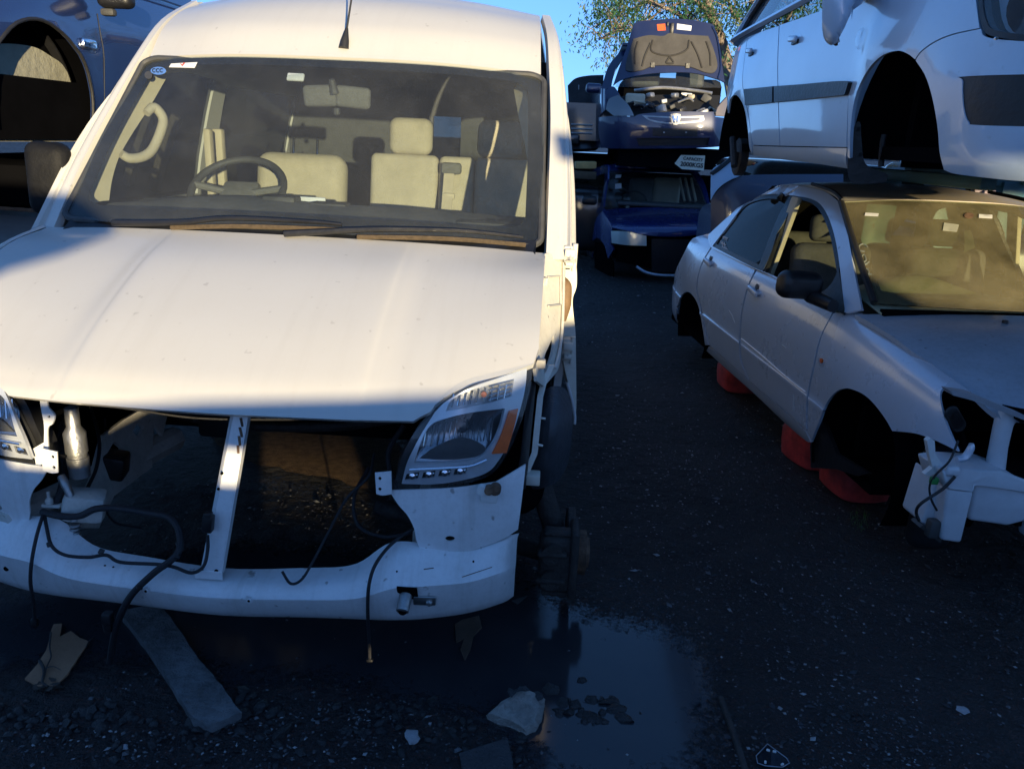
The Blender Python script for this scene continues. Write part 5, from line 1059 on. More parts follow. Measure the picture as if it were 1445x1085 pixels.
b = MB(); b.box(JF.ay(838, 125, .95), (.22, .09, .13), .045, None, 4); b.build('door_mirror', NV, jz)
HP = pxnet(JF, [860, 940, 1030], [125, 75, 30], [(.95, .9, .95), (0, .15, .28)])
hp = panel('raised_bonnet', HP, path([(865, 121, 1), (874, 95), (884, 68), (894, 34, 1), (905, 30), (960, 27), (1000, 33), (1008, 37, 1), (1016, 75), (1023, 117, 1), (1012, 112), (975, 103), (920, 104), (880, 112)]), NV, jz, res=.05, thick=.02)
ln = panel('bonnet_liner', HP, path([(894, 56, 1), (915, 51), (935, 52), (945, 48), (965, 50), (999, 52, 1), (1007, 72), (1012, 93), (1007, 103), (995, 103), (972, 95), (945, 93), (921, 94), (905, 100), (885, 101), (884, 88)]), plain('felt liner', (.075, .07, .065), .9, 0, .3, 5, .3), hp, res=.04, thick=.015, off=.018)
b = MB()
for pts in (((900, 60), (896, 75), (896, 92)), ((996, 60), (1001, 76), (1002, 94)), ((921, 58), (920, 74), (945, 80), (968, 72), (972, 58)), ((918, 62), (910, 80), (906, 95)), ((975, 60), (984, 78), (990, 97)), ((944, 82), (940, 90), (950, 90), (945, 82))): b.tube([HP.pt(x, y, .022) for x, y in pts], .013, 6, 5)
b.pieces('liner_rib', plain('felt ridge', (.04, .037, .034), .9, 0, .3, 5), ln)
panel('orange_sticker', HP, poly((927, 35), (938.5, 34), (939.5, 43.5), (928, 44)), plain('orange', (.8, .12, .02), .5), hp, res=.1, thick=.002, off=.004)
panel('white_sticker', HP, poly((955.5, 34), (976, 37), (975, 44), (955, 42)), M['paper'], hp, res=.1, thick=.002, off=.004); b = MB(); b.box(HP.pt(948, 41, .01), (.05, .04, .14), .01); b.box(HP.pt(942, 35, .01), (.03, .03, .06), .01); b.box(HP.pt(921, 93, .02), (.05, .03, .06)); b.box(HP.pt(970, 94, .02), (.05, .03, .06)); b.pieces('bonnet_catch', M['alu' if 0 else 'plastic'], hp)
b = MB(); b.tube([HP.pt(1013, 112, .01), HP.pt(1017, 92, .01), HP.pt(1012, 55, .012), HP.pt(1005, 38, .012)], .012, 6); b.build('bonnet_edge', NV, hp)
# engine bay
EF = pxnet(JF, [862, 945, 1028], [165, 120], [(.12, .05, .12), (0, .75)])
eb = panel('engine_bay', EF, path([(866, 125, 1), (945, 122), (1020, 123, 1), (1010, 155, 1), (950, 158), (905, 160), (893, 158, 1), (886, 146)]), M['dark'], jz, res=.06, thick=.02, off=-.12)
random.seed(3)
for k in range(26):
    x, y = random.uniform(885, 1008), random.uniform(127, 156); p = EF.pt(x, y, random.uniform(-.08, .0)); b = MB(); s = random.uniform(.04, .13)
    if k % 3: b.box(p, (s, .08, s*random.uniform(.4, .9)), .015, (0, random.uniform(-.5, .5), random.uniform(-1, 1)))
    else: b.tube([p, p+(random.uniform(-.15, .15), -.02, random.uniform(.0, .06)), p+(random.uniform(-.2, .2), .0, random.uniform(-.06, .06))], .014, 7, 5)
    b.build('engine_part', random.choice([M['alu'], M['alu'], M['beige'], M['plastic'], M['plastic'], M['greydk']]), eb)
b = MB(); p = EF.pt(891, 140, 0); b.box(p+(.05, 0, .0), (.26, .1, .14), .03, None, 3); b.build('washer_tank', M['beige'], eb)
b = MB(); p = EF.pt(905, 130, 0); b.tube([EF.pt(895, 128, 0), EF.pt(935, 126, .02), EF.pt(980, 128, 0), EF.pt(1005, 132, 0)], .022, 8); b.build('cross_pipe', M['alu'], eb)
b = MB(); b.box((-.02, 1.9, 1.47), (1.66, 3.4, .26)); b.build('underbody', BLK, jz, False)
# ------------------------------------------------------------------ blue car under it
AF = Frame((1.25, 9.6, 0), 1)
ac = thing('royal_blue_car', AF, 'royal blue car with its bumper missing, on the ground under the navy hatchback', 'car')
RB = paint('royal blue paint', (.012, .03, .15), .2, .25, 1.0, .08, (.2, .2, .2), .05, .03, .2)
AH = pxnet(AF, [838, 880, 930, 1040], [340, 318, 297, 288], [(.22, .05, .0, .1), (-.02, .1, 1.0, 1.15)])
panel('bonnet', AH, path([(850, 297, 1), (880, 294), (925, 293), (1003, 296, 1), (1030, 300), (1030, 326, 1), (1006, 329), (960, 334), (918, 333), (890, 327), (864, 321, 1)]), RB, ac, res=.06, thick=.02)
AFr = pxnet(AF, [826, 850, 875, 930, 1010], [395, 360, 325, 300], [(1.3, .45, .08, .02, .1), (.03, .0, .02, .1)])
panel('headlamp', AFr, path([(863, 326, 1), (885, 327), (912, 333, 1), (912.5, 347, 1), (885, 346), (864, 343, 1)]), paint('hazed lamp', (.55, .60, .58), .3, .3, 1, .15), ac, res=.05, thick=.03, off=.01)
panel('front_wing', AFr, path([(836, 340, 1), (840, 312), (850, 298, 1), (863, 320), (862, 344, 1), (866, 352, 1), (858, 365, 1), (852, 345), (843, 336)]), RB, ac, res=.06, thick=.02)
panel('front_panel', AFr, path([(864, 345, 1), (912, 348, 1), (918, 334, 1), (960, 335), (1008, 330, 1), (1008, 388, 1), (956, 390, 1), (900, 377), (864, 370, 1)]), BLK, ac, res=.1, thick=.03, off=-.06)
rad = panel('radiator', AFr, poly((920, 337), (974, 338), (974, 386), (920, 384)), plain('radiator fins', (.02, .022, .03), .5, .3, .4, 60), ac, res=.1, thick=.03, off=-.02)
b = MB(); b.tube([AFr.pt(898, 376, .0), AFr.pt(912, 384, .02), AFr.pt(935, 388, .02), AFr.pt(965, 388, .02)], .018, 6, 4); b.build('lower_crossmember', SILV, ac)
panel('wheel_arch', AFr, path([(836, 342, 1), (850, 345), (858, 367, 1), (862, 372), (862, 392, 1), (836, 392, 1)]), BLK, ac, res=.1, thick=.02, off=-.03)
AS = pxnet(AF, [812, 830, 852], [395, 330, 290, 245], [(4.0, 2.4, 1.0), (-.1, 0, .2, .5)])
panel('body_side', AS, path([(818, 300, 1), (823, 273), (848, 290, 1), (852, 298), (840, 312), (836, 340), (836, 372, 1), (818, 372, 1)]), RB, ac, res=.1, thick=.02)
panel('side_window', AS, poly((823, 271), (832, 252), (852, 243), (854, 246), (848, 288)), M['tint'], ac, res=.1, thick=.01, off=.0)
panel('roof_pillar', AS, path([(821, 275, 1), (829, 253), (838, 240), (856, 232, 1), (862, 238), (856, 262), (852, 292, 1), (848, 290, 1), (853, 262), (854, 245, 1), (832, 253), (824, 272, 1)]), RB, ac, res=.06, thick=.02, off=.006)
AW = pxnet(AF, [845, 930, 1010], [305, 235], [(1.15, 1.0, 1.15), (0, .85)])
awn = panel('windscreen', AW, path([(861, 241, 1), (915, 239), (976, 242, 1), (990, 266), (1002, 298, 1), (925, 294), (854, 293, 1), (856, 265)]), M['vscreen'], ac, res=.1, thick=.004)
panel('paper_sticker', AW, poly((868, 260), (877, 259), (877, 266), (868, 267)), M['paper'], awn, res=.1, thick=.002, off=.003); panel('paper_sticker', AW, poly((869, 247), (877, 247), (876, 251), (868, 252)), M['paper'], awn, res=.1, thick=.002, off=.003)
panel('screen_frame', AW, path([(857, 240, 1), (852, 232, 1), (915, 229), (973, 233, 1), (985, 242), (996, 262), (1005, 299, 1), (1001, 298, 1), (989, 266), (976, 242.5, 1), (915, 240), (861, 241, 1)]), RB, ac, res=.06, thick=.03, off=-.01)
b = MB(); p = AF.ay(925, 240, 2.2); b.box(p+(0, .6, .03), (1.2, 1.9, .04), .02); b.build('roof', RB, ac)
b = MB(); p = AF.ay(940, 285, 1.6); b.box((p[0], 1.30, p[2]-.02), (1.4, .4, .05), .02); b.build('dashboard', M['greydk'], ac)
for x, w, mt in ((905, .36, M['grey']), (940, .40, M['beige'])): b = MB(); p = AF.ay(x, 272, 2.2); b.box(p, (w, .12, .42), .08, None, 4); b.build('front_seat', mt, ac)
b = MB(); p = AF.ay(895, 285, 1.55); ring = [p+.17*np.array([math.cos(a), .45*math.sin(a), .8*math.sin(a)]) for a in np.linspace(0, 6.283, 24, endpoint=False)]; b.tube(ring, .013, 6, 0, True); b.build('steering_wheel', M['plastic'], ac)
b = MB()
for x in (964, 972, 980): b.tube([AF.ay(x-5, 252, 2.1), AF.ay(x+2, 284, 1.9)], .02, 6)
b.pieces('door_trim', M['beige'], ac)
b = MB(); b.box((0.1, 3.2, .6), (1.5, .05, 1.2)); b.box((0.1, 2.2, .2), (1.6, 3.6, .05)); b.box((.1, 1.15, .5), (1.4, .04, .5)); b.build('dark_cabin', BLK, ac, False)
b = MB(); b.box(AF.ay(832, 283, 1.2), (.2, .09, .12), .04, None, 4); b.build('door_mirror', M['plastic'], ac)
for s, x in ((-1, .36), (1, 1.6)):
    b = MB(); b.lathe([(.0, -.08), (.2, -.08), (.27, -.06), (.28, 0), (.27, .06), (.2, .08), (.0, .08)], (x-1.25+.15, 2.9, .28), 'x', 28); b.build('rear_wheel', M['rubber'], ac)
# hand written weight sign
sg = thing('weight_sign', Frame(WORLD.ay(978, 229, 10.75), 1), 'small white sign reading 2000KGS wedged between the two blue cars', 'sign')
SGp = pxnet(Frame(sg.location, 1), [945, 1000], [242, 216], [(0, 0), (0, 0)])
panel('plate', SGp, poly((952, 231), (961, 219), (995, 220), (993, 241), (962, 239)), plain('pale sign board', (.82, .82, .66), .6, 0, .15, 9), sg, res=.1, thick=.012)
def text(body, loc, size, mat, parent, rot, name='lettering'):
    cu = bpy.data.curves.new(name, 'FONT'); cu.body = body; cu.size = size; cu.extrude = .002; cu.align_x = 'CENTER'; cu.align_y = 'CENTER'; cu.offset = size*.02
    t = bpy.data.objects.new(name, cu); me = bpy.data.meshes.new_from_object(t); bpy.data.objects.remove(t)
    o = bpy.data.objects.new(name, me); COL.objects.link(o); me.materials.append(mat); o.parent = parent; o.location = loc; o.rotation_euler = rot; return o
p0 = SGp.pt(976, 233, .006); text('2000KGS', p0, .078, M['ink'], sg, (R_(90), R_(2.5), 0)); text('CAPACITY', SGp.pt(978, 225, .006), .055, M['ink'], sg, (R_(90), R_(2.5), 0))
# dark car with open bonnet, left of the navy one
DF = Frame((.15, 11.6, 0), 0)
dc = thing('black_car_open_bonnet', DF, 'black car with its bonnet up, half hidden between the white van and the navy hatchback', 'car')
DKP = paint('black paint', (.012, .013, .018), .2, .3, .8, .15)
DP = pxnet(DF, [790, 825, 860], [170, 105], [(.9, .85, .9), (0, .5)])
dh = panel('raised_bonnet', DP, path([(801, 121, 1), (812, 111), (830, 107), (852, 106, 1), (850, 130), (843, 155, 1), (820, 158), (803, 160, 1)]), plain('black felt', (.02, .02, .022), .8, 0, .6, 7, .5), dc, res=.06, thick=.03)
b = MB(); b.tube([DP.pt(817, 122, .03), DP.pt(814, 165, -.3)], .008, 6); b.build('bonnet_stay', M['alu'], dh)
panel('front_body', pxnet(DF, [780, 825, 850], [215, 150], [(.1, .0, .1), (0, .3)]), path([(800, 166, 1), (843, 166, 1), (845, 209, 1), (800, 211, 1)]), DKP, dc, res=.1, thick=.1)
panel('windscreen', pxnet(DF, [780, 850], [172, 150], [(.9, .9), (0, .3)]), poly((805, 157), (840, 157), (842, 167), (803, 167)), M['tint'], dc, res=.1, thick=.01, off=.1)
b = MB()
for y in (176, 182, 188): b.tube([DF.ay(806, y, -.02), DF.ay(836, y+1, -.02)], .014, 6)
b.pieces('grille_bar', M['alu'], dc); b = MB(); b.box(DF.ay(815, 175, 1.5), (1.4, 3.0, .5)); b.box(DF.ay(805, 196, -.02), (.25, .05, .12), .02); b.build('body_core', DKP, dc)
tb = thing('timber_block', Frame(WORLD.ay(826, 233, 11.0), 4), 'yellowish timber block lying under the black car beside the van', 'timber block'); b = MB(); b.box((0, 0, 0), (.28, .3, .09), .008, (0, -.05, 0)); b.build('plank', plain('yellow timber', (.50, .33, .12), .8, 0, .3, 9, .3), tb); b = MB(); b.box((-.1, .0, -.13), (.5, .3, .10), .01); b.build('bearer', plain('dark timber', (.10, .07, .04), .8), tb)
# stack below the black car so that nothing floats
lc = thing('black_wreck', Frame((.0, 11.8, 0), 0), 'black crushed wreck on the ground under the black car', 'car wreck'); b = MB(); b.box((0, 1.2, .55), (1.4, 3.4, .9), .15, None, 4); b.build('body', DKP, lc); b = MB(); b.box((0, 1.5, 1.2), (1.2, 1.8, .5), .18, None, 4); b.build('cabin', M['tint'], lc)
# loose light blue wing and the dark car behind the silver one
WF = Frame((1.55, 6.6, 0), 6)
GBL = paint('grey blue paint', (.06, .075, .12), .3, .5, .4, .3, (.15, .14, .13))
gb = thing('grey_blue_car', WF, 'plain grey blue car body standing close behind the boot of the silver saloon', 'car')
GBP = pxnet(WF, [990, 1030, 1080, 1195], [345, 300, 265, 235], [(.45, .3, .28, .5), (0, .02, .06, .2)])
panel('wing', GBP, path([(1003, 284, 1), (1008, 276), (1018, 264), (1035, 254), (1062, 247), (1190, 246, 1), (1190, 345, 1), (1003, 345, 1)]), GBL, gb, res=.06, thick=.02)
b = MB(); x_ = WF.ay(1012, 300, 1.9)[0]; b.box((x_+.75, 1.6, .62), (1.5, 2.4, .8), .15, None, 4); b.build('body', GBL, gb); b = MB(); b.box((WF.ay(1062, 240, 1.2)[0]+.68, 1.9, 1.22), (1.36, 1.7, .62), .16, None, 4); b.build('cabin', M['tint'], gb)
bw = thing('black_wreck', Frame((3.9, 7.6, 0), 4), 'black car wreck in deep shade behind the teal steel rack', 'car wreck'); b = MB(); b.box((0, 0, .62), (2.0, 2.6, .95), .16, None, 4); b.build('body', DKP, bw); b = MB(); b.box((0, .2, 1.3), (1.7, 1.7, .6), .2, None, 4); b.build('cabin', M['tint'], bw)
lw_ = thing('loose_wing', WF, 'light blue front wing taken off a car, resting on the grey blue car', 'car wing')
LWP = pxnet(WF, [995, 1030, 1062], [290, 255, 215], [(.20, .18, .22), (0, .16, .36)])
panel('wing_sheet', LWP, path([(1003, 282, 1), (1003, 262), (1005, 240), (1018, 231), (1036, 224, 1), (1048, 232), (1050, 246, 1), (1034, 252), (1020, 260), (1010, 270)]), KB, lw_, res=.03, thick=.01, hem=.004)
b = MB(); b.tube([LWP.pt(1004, 246, .0), LWP.pt(1018, 236, .01), LWP.pt(1036, 221, .01)], .02, 6); b.build('dark_edge', M['rubber'], lw_)
# ================================================================== PUDDLE, DEBRIS, TREE, SUN BLOCKERS
def gz(x, y, z=0.0): return WORLD.az(x, y, z)
pm, nt, out = newmat('muddy water'); bs = nd(nt, 'ShaderNodeBsdfPrincipled')
bs.inputs['Base Color'].default_value = (.012, .011, .010, 1); bs.inputs['Roughness'].default_value = .11; bs.inputs['IOR'].default_value = 1.5; bs.inputs['Specular IOR Level'].default_value = .5
nt.links.new(mixcol(nt, noise_fac(nt, 3, .3, .7), (.022, .023, .028), (.034, .033, .036)), bs.inputs['Base Color'])
bp = nd(nt, 'ShaderNodeBump'); bp.inputs['Strength'].default_value = .025; bp.inputs['Distance'].default_value = .01; nt.links.new(noise_fac(nt, 9, .2, .8, 2, .4), bp.inputs['Height']); nt.links.new(bp.outputs[0], bs.inputs['Normal'])
at = nd(nt, 'ShaderNodeAttribute', attribute_name='edge'); n1 = noise_fac(nt, 14, .25, .75, 8, .7); n2 = noise_fac(nt, 60, .3, .7, 3, .6)
ad = nd(nt, 'ShaderNodeMath', operation='SUBTRACT'); nt.links.new(mul(nt, at.outputs['Fac'], 2.0), ad.inputs[0]); nt.links.new(mul(nt, n1, .70), ad.inputs[1])
ad2 = nd(nt, 'ShaderNodeMath', operation='SUBTRACT'); nt.links.new(ad.outputs[0], ad2.inputs[0]); nt.links.new(mul(nt, n2, .55), ad2.inputs[1])
mr = nd(nt, 'ShaderNodeMapRange'); mr.inputs['From Min'].default_value = .0; mr.inputs['From Max'].default_value = .5; nt.links.new(ad2.outputs[0], mr.inputs['Value'])
tr = nd(nt, 'ShaderNodeBsdfTransparent'); mx = nd(nt, 'ShaderNodeMixShader'); nt.links.new(mr.outputs[0], mx.inputs[0]); nt.links.new(tr.outputs[0], mx.inputs[1]); nt.links.new(bs.outputs[0], mx.inputs[2]); nt.links.new(mx.outputs[0], out.inputs[0])
def puddle(pts):
    Q = np.array([gz(x, y)[:2] for x, y in pts]); Q = spline(Q, 5, True)
    lo, hi = Q.min(0), Q.max(0); PL = Patch([[(lo[0], lo[1], .005), (hi[0], lo[1], .005)], [(lo[0], hi[1], .005), (hi[0], hi[1], .005)]])
    uv = (Q-lo)/(hi-lo); V, Fc = sheet(PL, uv, px=False, res=.05, thick=.001, face=0)
    n = len(V)//2; V = np.array(V)[:n]; Fc = [f for f in Fc if max(f) < n]
    o = obj('puddle', V, Fc, pm, None); d = np.concatenate([np.sqrt(((c[:, None, :2]-Q[None])**2).sum(-1)).min(1) for c in np.array_split(V, max(1, n//300))])
    a = o.data.attributes.new('edge', 'FLOAT', 'POINT'); a.data.foreach_set('value', np.clip(d/.40, 0, 1).astype(np.float32)); tag(o, kind='structure'); return o
puddle([(-160, 875), (60, 800), (330, 740), (600, 760), (770, 770), (835, 830), (935, 850), (1030, 890), (1075, 950), (1085, 1020), (1070, 1130), (900, 1200), (720, 1160), (640, 1075), (520, 1045), (450, 1020), (400, 1012), (300, 1030), (250, 1005), (100, 985), (-160, 1000)])
# loose gravel and mud
GM = [plain('gravel dark', (.035, .035, .04), .7, 0, .4, 30), plain('gravel grey', (.11, .11, .115), .7, 0, .4, 30), plain('gravel pale', (.30, .30, .30), .7, 0, .3, 30)]
def rock(mb, c, s, m=0, flat=.7, n=1):
    bm = bmesh.new(); bmesh.ops.create_icosphere(bm, subdivisions=n, radius=1)
    sd = Vector((random.random()*50, random.random()*50, 0)); R3 = Matrix.Rotation(random.random()*6.28, 3, 'Z')@Matrix.Rotation(random.uniform(-.5, .5), 3, 'X')
    sx, sy, sz = s*random.uniform(.7, 1.3), s*random.uniform(.6, 1.1), s*flat*random.uniform(.5, 1.1); V = []
    for v in bm.verts:
        k = 1+.45*noise.noise(v.co*1.3+sd)+.22*noise.noise(v.co*3.4+sd); q = R3@Vector((v.co.x*sx*k, v.co.y*sy*k, v.co.z*sz*k)); V.append(q+Vector(c))
    Fc = [[v.index for v in f.verts] for f in bm.faces]; bm.free(); mb.add(V, Fc, m)
g = MB(); octo = [(1, 0, 0), (-1, 0, 0), (0, 1, 0), (0, -1, 0), (0, 0, 1), (0, 0, -1)]; OF = [(0, 2, 4), (2, 1, 4), (1, 3, 4), (3, 0, 4), (2, 0, 5), (1, 2, 5), (3, 1, 5), (0, 3, 5)]
def chip(x, y, s, m):
    a = random.random()*6.28; ca, sa = math.cos(a), math.sin(a); sx, sy, sz = s*random.uniform(.5, 1.4), s*random.uniform(.4, 1), s*random.uniform(.25, .6)
    V = []
    for p in octo:
        X, Y, Z = p[0]*sx*random.uniform(.7, 1.2), p[1]*sy*random.uniform(.7, 1.2), p[2]*sz; V.append((x+X*ca-Y*sa, y+X*sa+Y*ca, Z+sz*.35))
    g.add(V, OF, m)
for k in range(62000):
    y = 1.35+9*random.random()**1.8; x = random.uniform(-.45*y-.6, .75*y+.6)
    d = noise.noise(Vector((x*1.6, y*1.6, 3)))
    if (x < .05 and y > 3.2) or (x < -.1 and y < 2.2 and random.random() < .55) or random.random() > .6+d: continue
    r = random.random(); m = 2 if r > .93 else (1 if r > .60 else 0)
    chip(x, y, (random.uniform(.0022, .0065) if random.random() < .93 else random.uniform(.006, .013))*(.85+.13*y), m)
def cluster(px_, py_, sx, sy, n, smin, smax):
    for k in range(n):
        p = gz(px_+random.gauss(0, sx), py_+random.gauss(0, sy)); chip(p[0], p[1], random.uniform(smin, smax), random.choice([0, 0, 0, 1, 1, 1, 2]))
cluster(970, 680, 60, 32, 420, .003, .010); cluster(860, 640, 30, 60, 120, .003, .009); cluster(930, 580, 60, 40, 200, .003, .009); cluster(940, 640, 50, 40, 160, .003, .008); cluster(1010, 800, 120, 80, 350, .002, .007)
cluster(120, 1050, 120, 22, 200, .003, .009); cluster(380, 1050, 90, 22, 110, .003, .009); cluster(540, 1015, 70, 16, 140, .003, .008); cluster(840, 1010, 45, 18, 220, .003, .01); cluster(1150, 900, 160, 70, 500, .002, .006); cluster(900, 870, 60, 30, 250, .003, .006)
go = g.build('gravel', None, None, False, mats=GM); tag(go, kind='stuff')
mud = MB(); MUD = plain('wet mud', (.020, .019, .020), .55, 0, .5, 25, .6)
for (cx, cy, sx, sy, n, a, b2) in ((330, 1005, 26, 14, 46, .010, .032), (90, 1012, 60, 10, 46, .008, .022), (300, 1040, 130, 16, 70, .006, .020), (555, 1005, 45, 10, 30, .006, .018), (600, 1035, 60, 12, 26, .006, .022), (835, 1008, 26, 14, 40, .010, .028), (1200, 1010, 16, 4, 10, .006, .014), (700, 1060, 30, 14, 20, .006, .016)):
    for k in range(n):
        p = gz(cx+random.gauss(0, sx), cy+random.gauss(0, sy)); rock(mud, (p[0], p[1], .002), random.uniform(a, b2), 0, .6)
mo = mud.build('mud', MUD, None, True, 60); tag(mo, kind='stuff')
# concrete lump
c = gz(733, 1045); lump = MB(); CON = plain('broken concrete', (.36, .33, .29), .9, 0, .35, 16, .8, (.20, .18, .16), bscale=90)
o2 = [gz(x, y)-c for x, y in ((684, 1019), (702, 1004), (722, 992), (752, 990), (772, 994), (767, 1015), (757, 1040), (741, 1052), (722, 1040), (702, 1030))]
bm = bmesh.new(); n = len(o2); hs = [.05, .075, .10, .11, .085, .075, .055, .045, .05, .05]
cen = sum(np.array(p) for p in o2)/n
rings = []
for f, zf in ((1.0, 0), (1.0, .45), (.97, .8), (.72, 1.02), (.35, 1.1)): rings.append([bm.verts.new((cen[0]+(p[0]-cen[0])*f*.92+random.uniform(-.004, .004), cen[1]+(p[1]-cen[1])*f*.62+random.uniform(-.004, .004)+.0, h*zf*.75+random.uniform(-.004, .004))) for p, h in zip(o2, hs)])
for a, b2 in zip(rings[:-1], rings[1:]):
    for k in range(n): bm.faces.new((a[k], a[(k+1) % n], b2[(k+1) % n], b2[k]))
bm.faces.new(rings[-1]); bmesh.ops.subdivide_edges(bm, edges=list(bm.edges), cuts=2, use_grid_fill=True); bmesh.ops.triangulate(bm, faces=bm.faces)
for v in bm.verts: v.co += Vector((noise.noise(v.co*40), noise.noise(v.co*40+Vector((9, 0, 0))), noise.noise(v.co*40+Vector((0, 9, 0)))))*.006+Vector((noise.noise(v.co*110), noise.noise(v.co*110+Vector((5, 0, 0))), noise.noise(v.co*110+Vector((0, 5, 0)))))*.0028
for i, v in enumerate(bm.verts): v.index = i
st = obj('concrete_lump', [v.co for v in bm.verts], [[v.index for v in f.verts] for f in bm.faces], CON, None, True, 25); bm.free(); st.location = c; tag(st, 'jagged pale lump of broken concrete sitting in the puddle', 'concrete lump')
lb = MB(); 
for k in range(14): rock(lb, (cen[0]+random.gauss(0.005, .022), cen[1]+.035+random.gauss(0, .014), .060+random.uniform(-.006, .010)), random.uniform(.012, .024), 0, .6)
lb.build('dark_aggregate', plain('dark aggregate', (.06, .062, .066), .85, 0, .5, 40, .8), st, True, 60)
for (x, y, s, mt, lab) in ((582, 1041, .026, 2, 'small smooth pale stone, left of the concrete lump'), (1358, 1003, .016, 2, 'lone pale stone chip on the dark gravel, far right'), (1243, 741, .014, 2, 'small flat pale stone in front of the red stands'), (176, 1055, .014, 2, 'small grey blue pebble near the lower left corner')):
    b = MB(); rock(b, (0, 0, s*.3), s, 0, .45, 2); o = b.build('stone', plain('pale stone', (.34, .34, .35), .75, 0, .3, 30, .3), None, True, 60); o.location = gz(x, y); tag(o, lab, 'stone')
# plank and board
WOOD = plain('weathered grey timber', (.15, .155, .16), .8, 0, .55, 12, .9, (.05, .05, .05), bscale=40)
def flat_board(name, pts, z, th, mat, label, cat, wav=.0):
    P = [gz(x, y, z+th) for x, y in pts]; c = np.array([P[0][0], P[0][1], 0]); b = MB(); b.prism([p-c for p in P], (0, 0, -th)); o = b.build(name, mat, None, False); o.location = c
    bm = bmesh.new(); bm.from_mesh(o.data); bmesh.ops.triangulate(bm, faces=[f for f in bm.faces if len(f.verts) > 4]); bmesh.ops.subdivide_edges(bm, edges=[e for e in bm.edges if e.calc_length() > .08], cuts=5, use_grid_fill=True); bmesh.ops.triangulate(bm, faces=bm.faces)
    for v in bm.verts: v.co += Vector((noise.noise(v.co*25)*.004, noise.noise(v.co*25+Vector((7, 0, 0)))*.004, noise.noise(v.co*14)*wav))
    bm.to_mesh(o.data); bm.free(); tag(o, label, cat); return o
flat_board('timber_plank', [(168, 862), (222, 850), (240, 870), (282, 930), (318, 975), (341, 1004), (322, 1012), (298, 1022), (272, 1014), (240, 962), (205, 908)], .006, .026, WOOD, 'weathered grey plank lying in the puddle and running under the van', 'plank', .004)
cbd = flat_board('broken_board', [(76, 880), (88, 879), (84, 898), (100, 890), (125, 906), (112, 925), (96, 950), (78, 968), (54, 968), (35, 957), (52, 938), (64, 918)], .012, .005, plain('tan hardboard', (.34, .18, .10), .8, 0, .22, 10, .2), 'torn tan board with a forked end lying in the puddle left of the plank', 'board', .002)
cbd.rotation_euler = (0, 0, 0)
def twig(px_pts, z, r, lab=None, name='twig', mat=None):
    P = [gz(x, y, z+random.uniform(0, .006)) for x, y in px_pts]; c = np.array([P[0][0], P[0][1], 0]); b = MB(); b.tube([p-c for p in P], [r, r*.6], 6, 4); o = b.build(name, mat or M['iron'], None); o.location = c; tag(o, lab, 'twig'); return o
twig([(72, 892), (70, 912), (72, 926), (66, 940), (62, 958)], .026, .003, 'thin dark twig lying along the torn tan board'); twig([(56, 932), (62, 945), (60, 962), (68, 968)], .024, .005, 'thick curled twig at the lower end of the torn tan board'); twig([(64, 942), (75, 940), (86, 945)], .026, .002, 'fine forked twig across the middle of the torn tan board'); twig([(122, 912), (126, 904), (131, 900)], .02, .003, 'stub of twig at the right corner of the torn tan board')
fl = thing('leaf_litter', gz(60, 970), 'small clump of dead leaves against the lower end of the torn board', 'leaves'); b = MB()
for k in range(12):
    p = gz(68+random.gauss(0, 9), 969+random.gauss(0, 3), .01)-gz(60, 970); a = random.random()*6; b.add([p+np.array((math.cos(a+q)*.012*(1 if i % 2 else 2), math.sin(a+q)*.012, random.uniform(0, .012))) for i, q in enumerate((0, 1.57, 3.14, 4.71))], [(0, 1, 2, 3)])
b.build('leaves', plain('dead leaf', (.05, .035, .025), .7, 0, .5, 50), fl)
b = MB(); P = [gz(x, y, .012) for x, y in ((642, 880), (652, 874), (676, 868), (680, 884), (668, 896), (664, 915), (656, 930), (650, 915), (655, 900), (644, 905))]; c = P[0].copy(); c[2] = 0; b.prism([p-c for p in P], (0, 0, -.006)); o = b.build('bent_scrap', plain('brown scrap', (.10, .065, .045), .7, 0, .4, 20), None, False); o.location = c; tag(o, 'brown scrap of bark like board half sunk beneath the van front', 'scrap')
b = MB(); P = [gz(x, y, .012) for x, y in ((648, 1062), (716, 1040), (724, 1075), (724, 1100), (655, 1100))]; c = P[0].copy(); c[2] = 0; b.prism([p-c for p in P], (0, 0, -.008)); o = b.build('broken_slab', plain('wet slab', (.045, .045, .048), .5, 0, .4, 20, .5), None, False); o.location = c; tag(o, 'dark wet broken slab at the bottom edge below the concrete lump', 'slab')
# clear plastic clip
cf = thing('plastic_clip', gz(1090, 1066), 'small clear rectangular plastic clip lying on the gravel at the bottom right', 'plastic clip'); b = MB()
fr_ = [gz(x, y, .008)-gz(1090, 1066) for x, y in ((1067, 1066), (1083, 1049), (1110, 1069), (1114, 1076), (1104, 1082), (1080, 1080), (1069, 1076))]; b.tube(fr_, .0015, 8, 0, True)
b.build('frame', plain('clear plastic', (.30, .33, .37), .15), cf); b = MB()
for x, y in ((1080, 1075), (1093, 1060), (1104, 1078), (1084, 1058)): b.box(gz(x, y, .008)-gz(1090, 1066), (.010, .006, .006), .002, (0, 0, random.random()*3))
b.build('lug', M['white'], cf); b = MB(); b.prism([p*np.array([.9, .9, 1])-np.array((0, 0, .003)) for p in fr_], (0, 0, -.001)); b.build('pane', plain('smoky plastic', (.03, .035, .045), .15), cf, False)
tr_ = MB(); P = [gz(x, y, .006) for x, y in ((1017, 985), (1030, 1020), (1042, 1055), (1053, 1090))]; tr_.tube([p-P[0] for p in P], .010, 8, 4); o = tr_.build('sunken_stick', M['iron'], None); o.location = P[0]; tag(o, 'dark straight stick half sunk in the puddle at the bottom', 'stick')
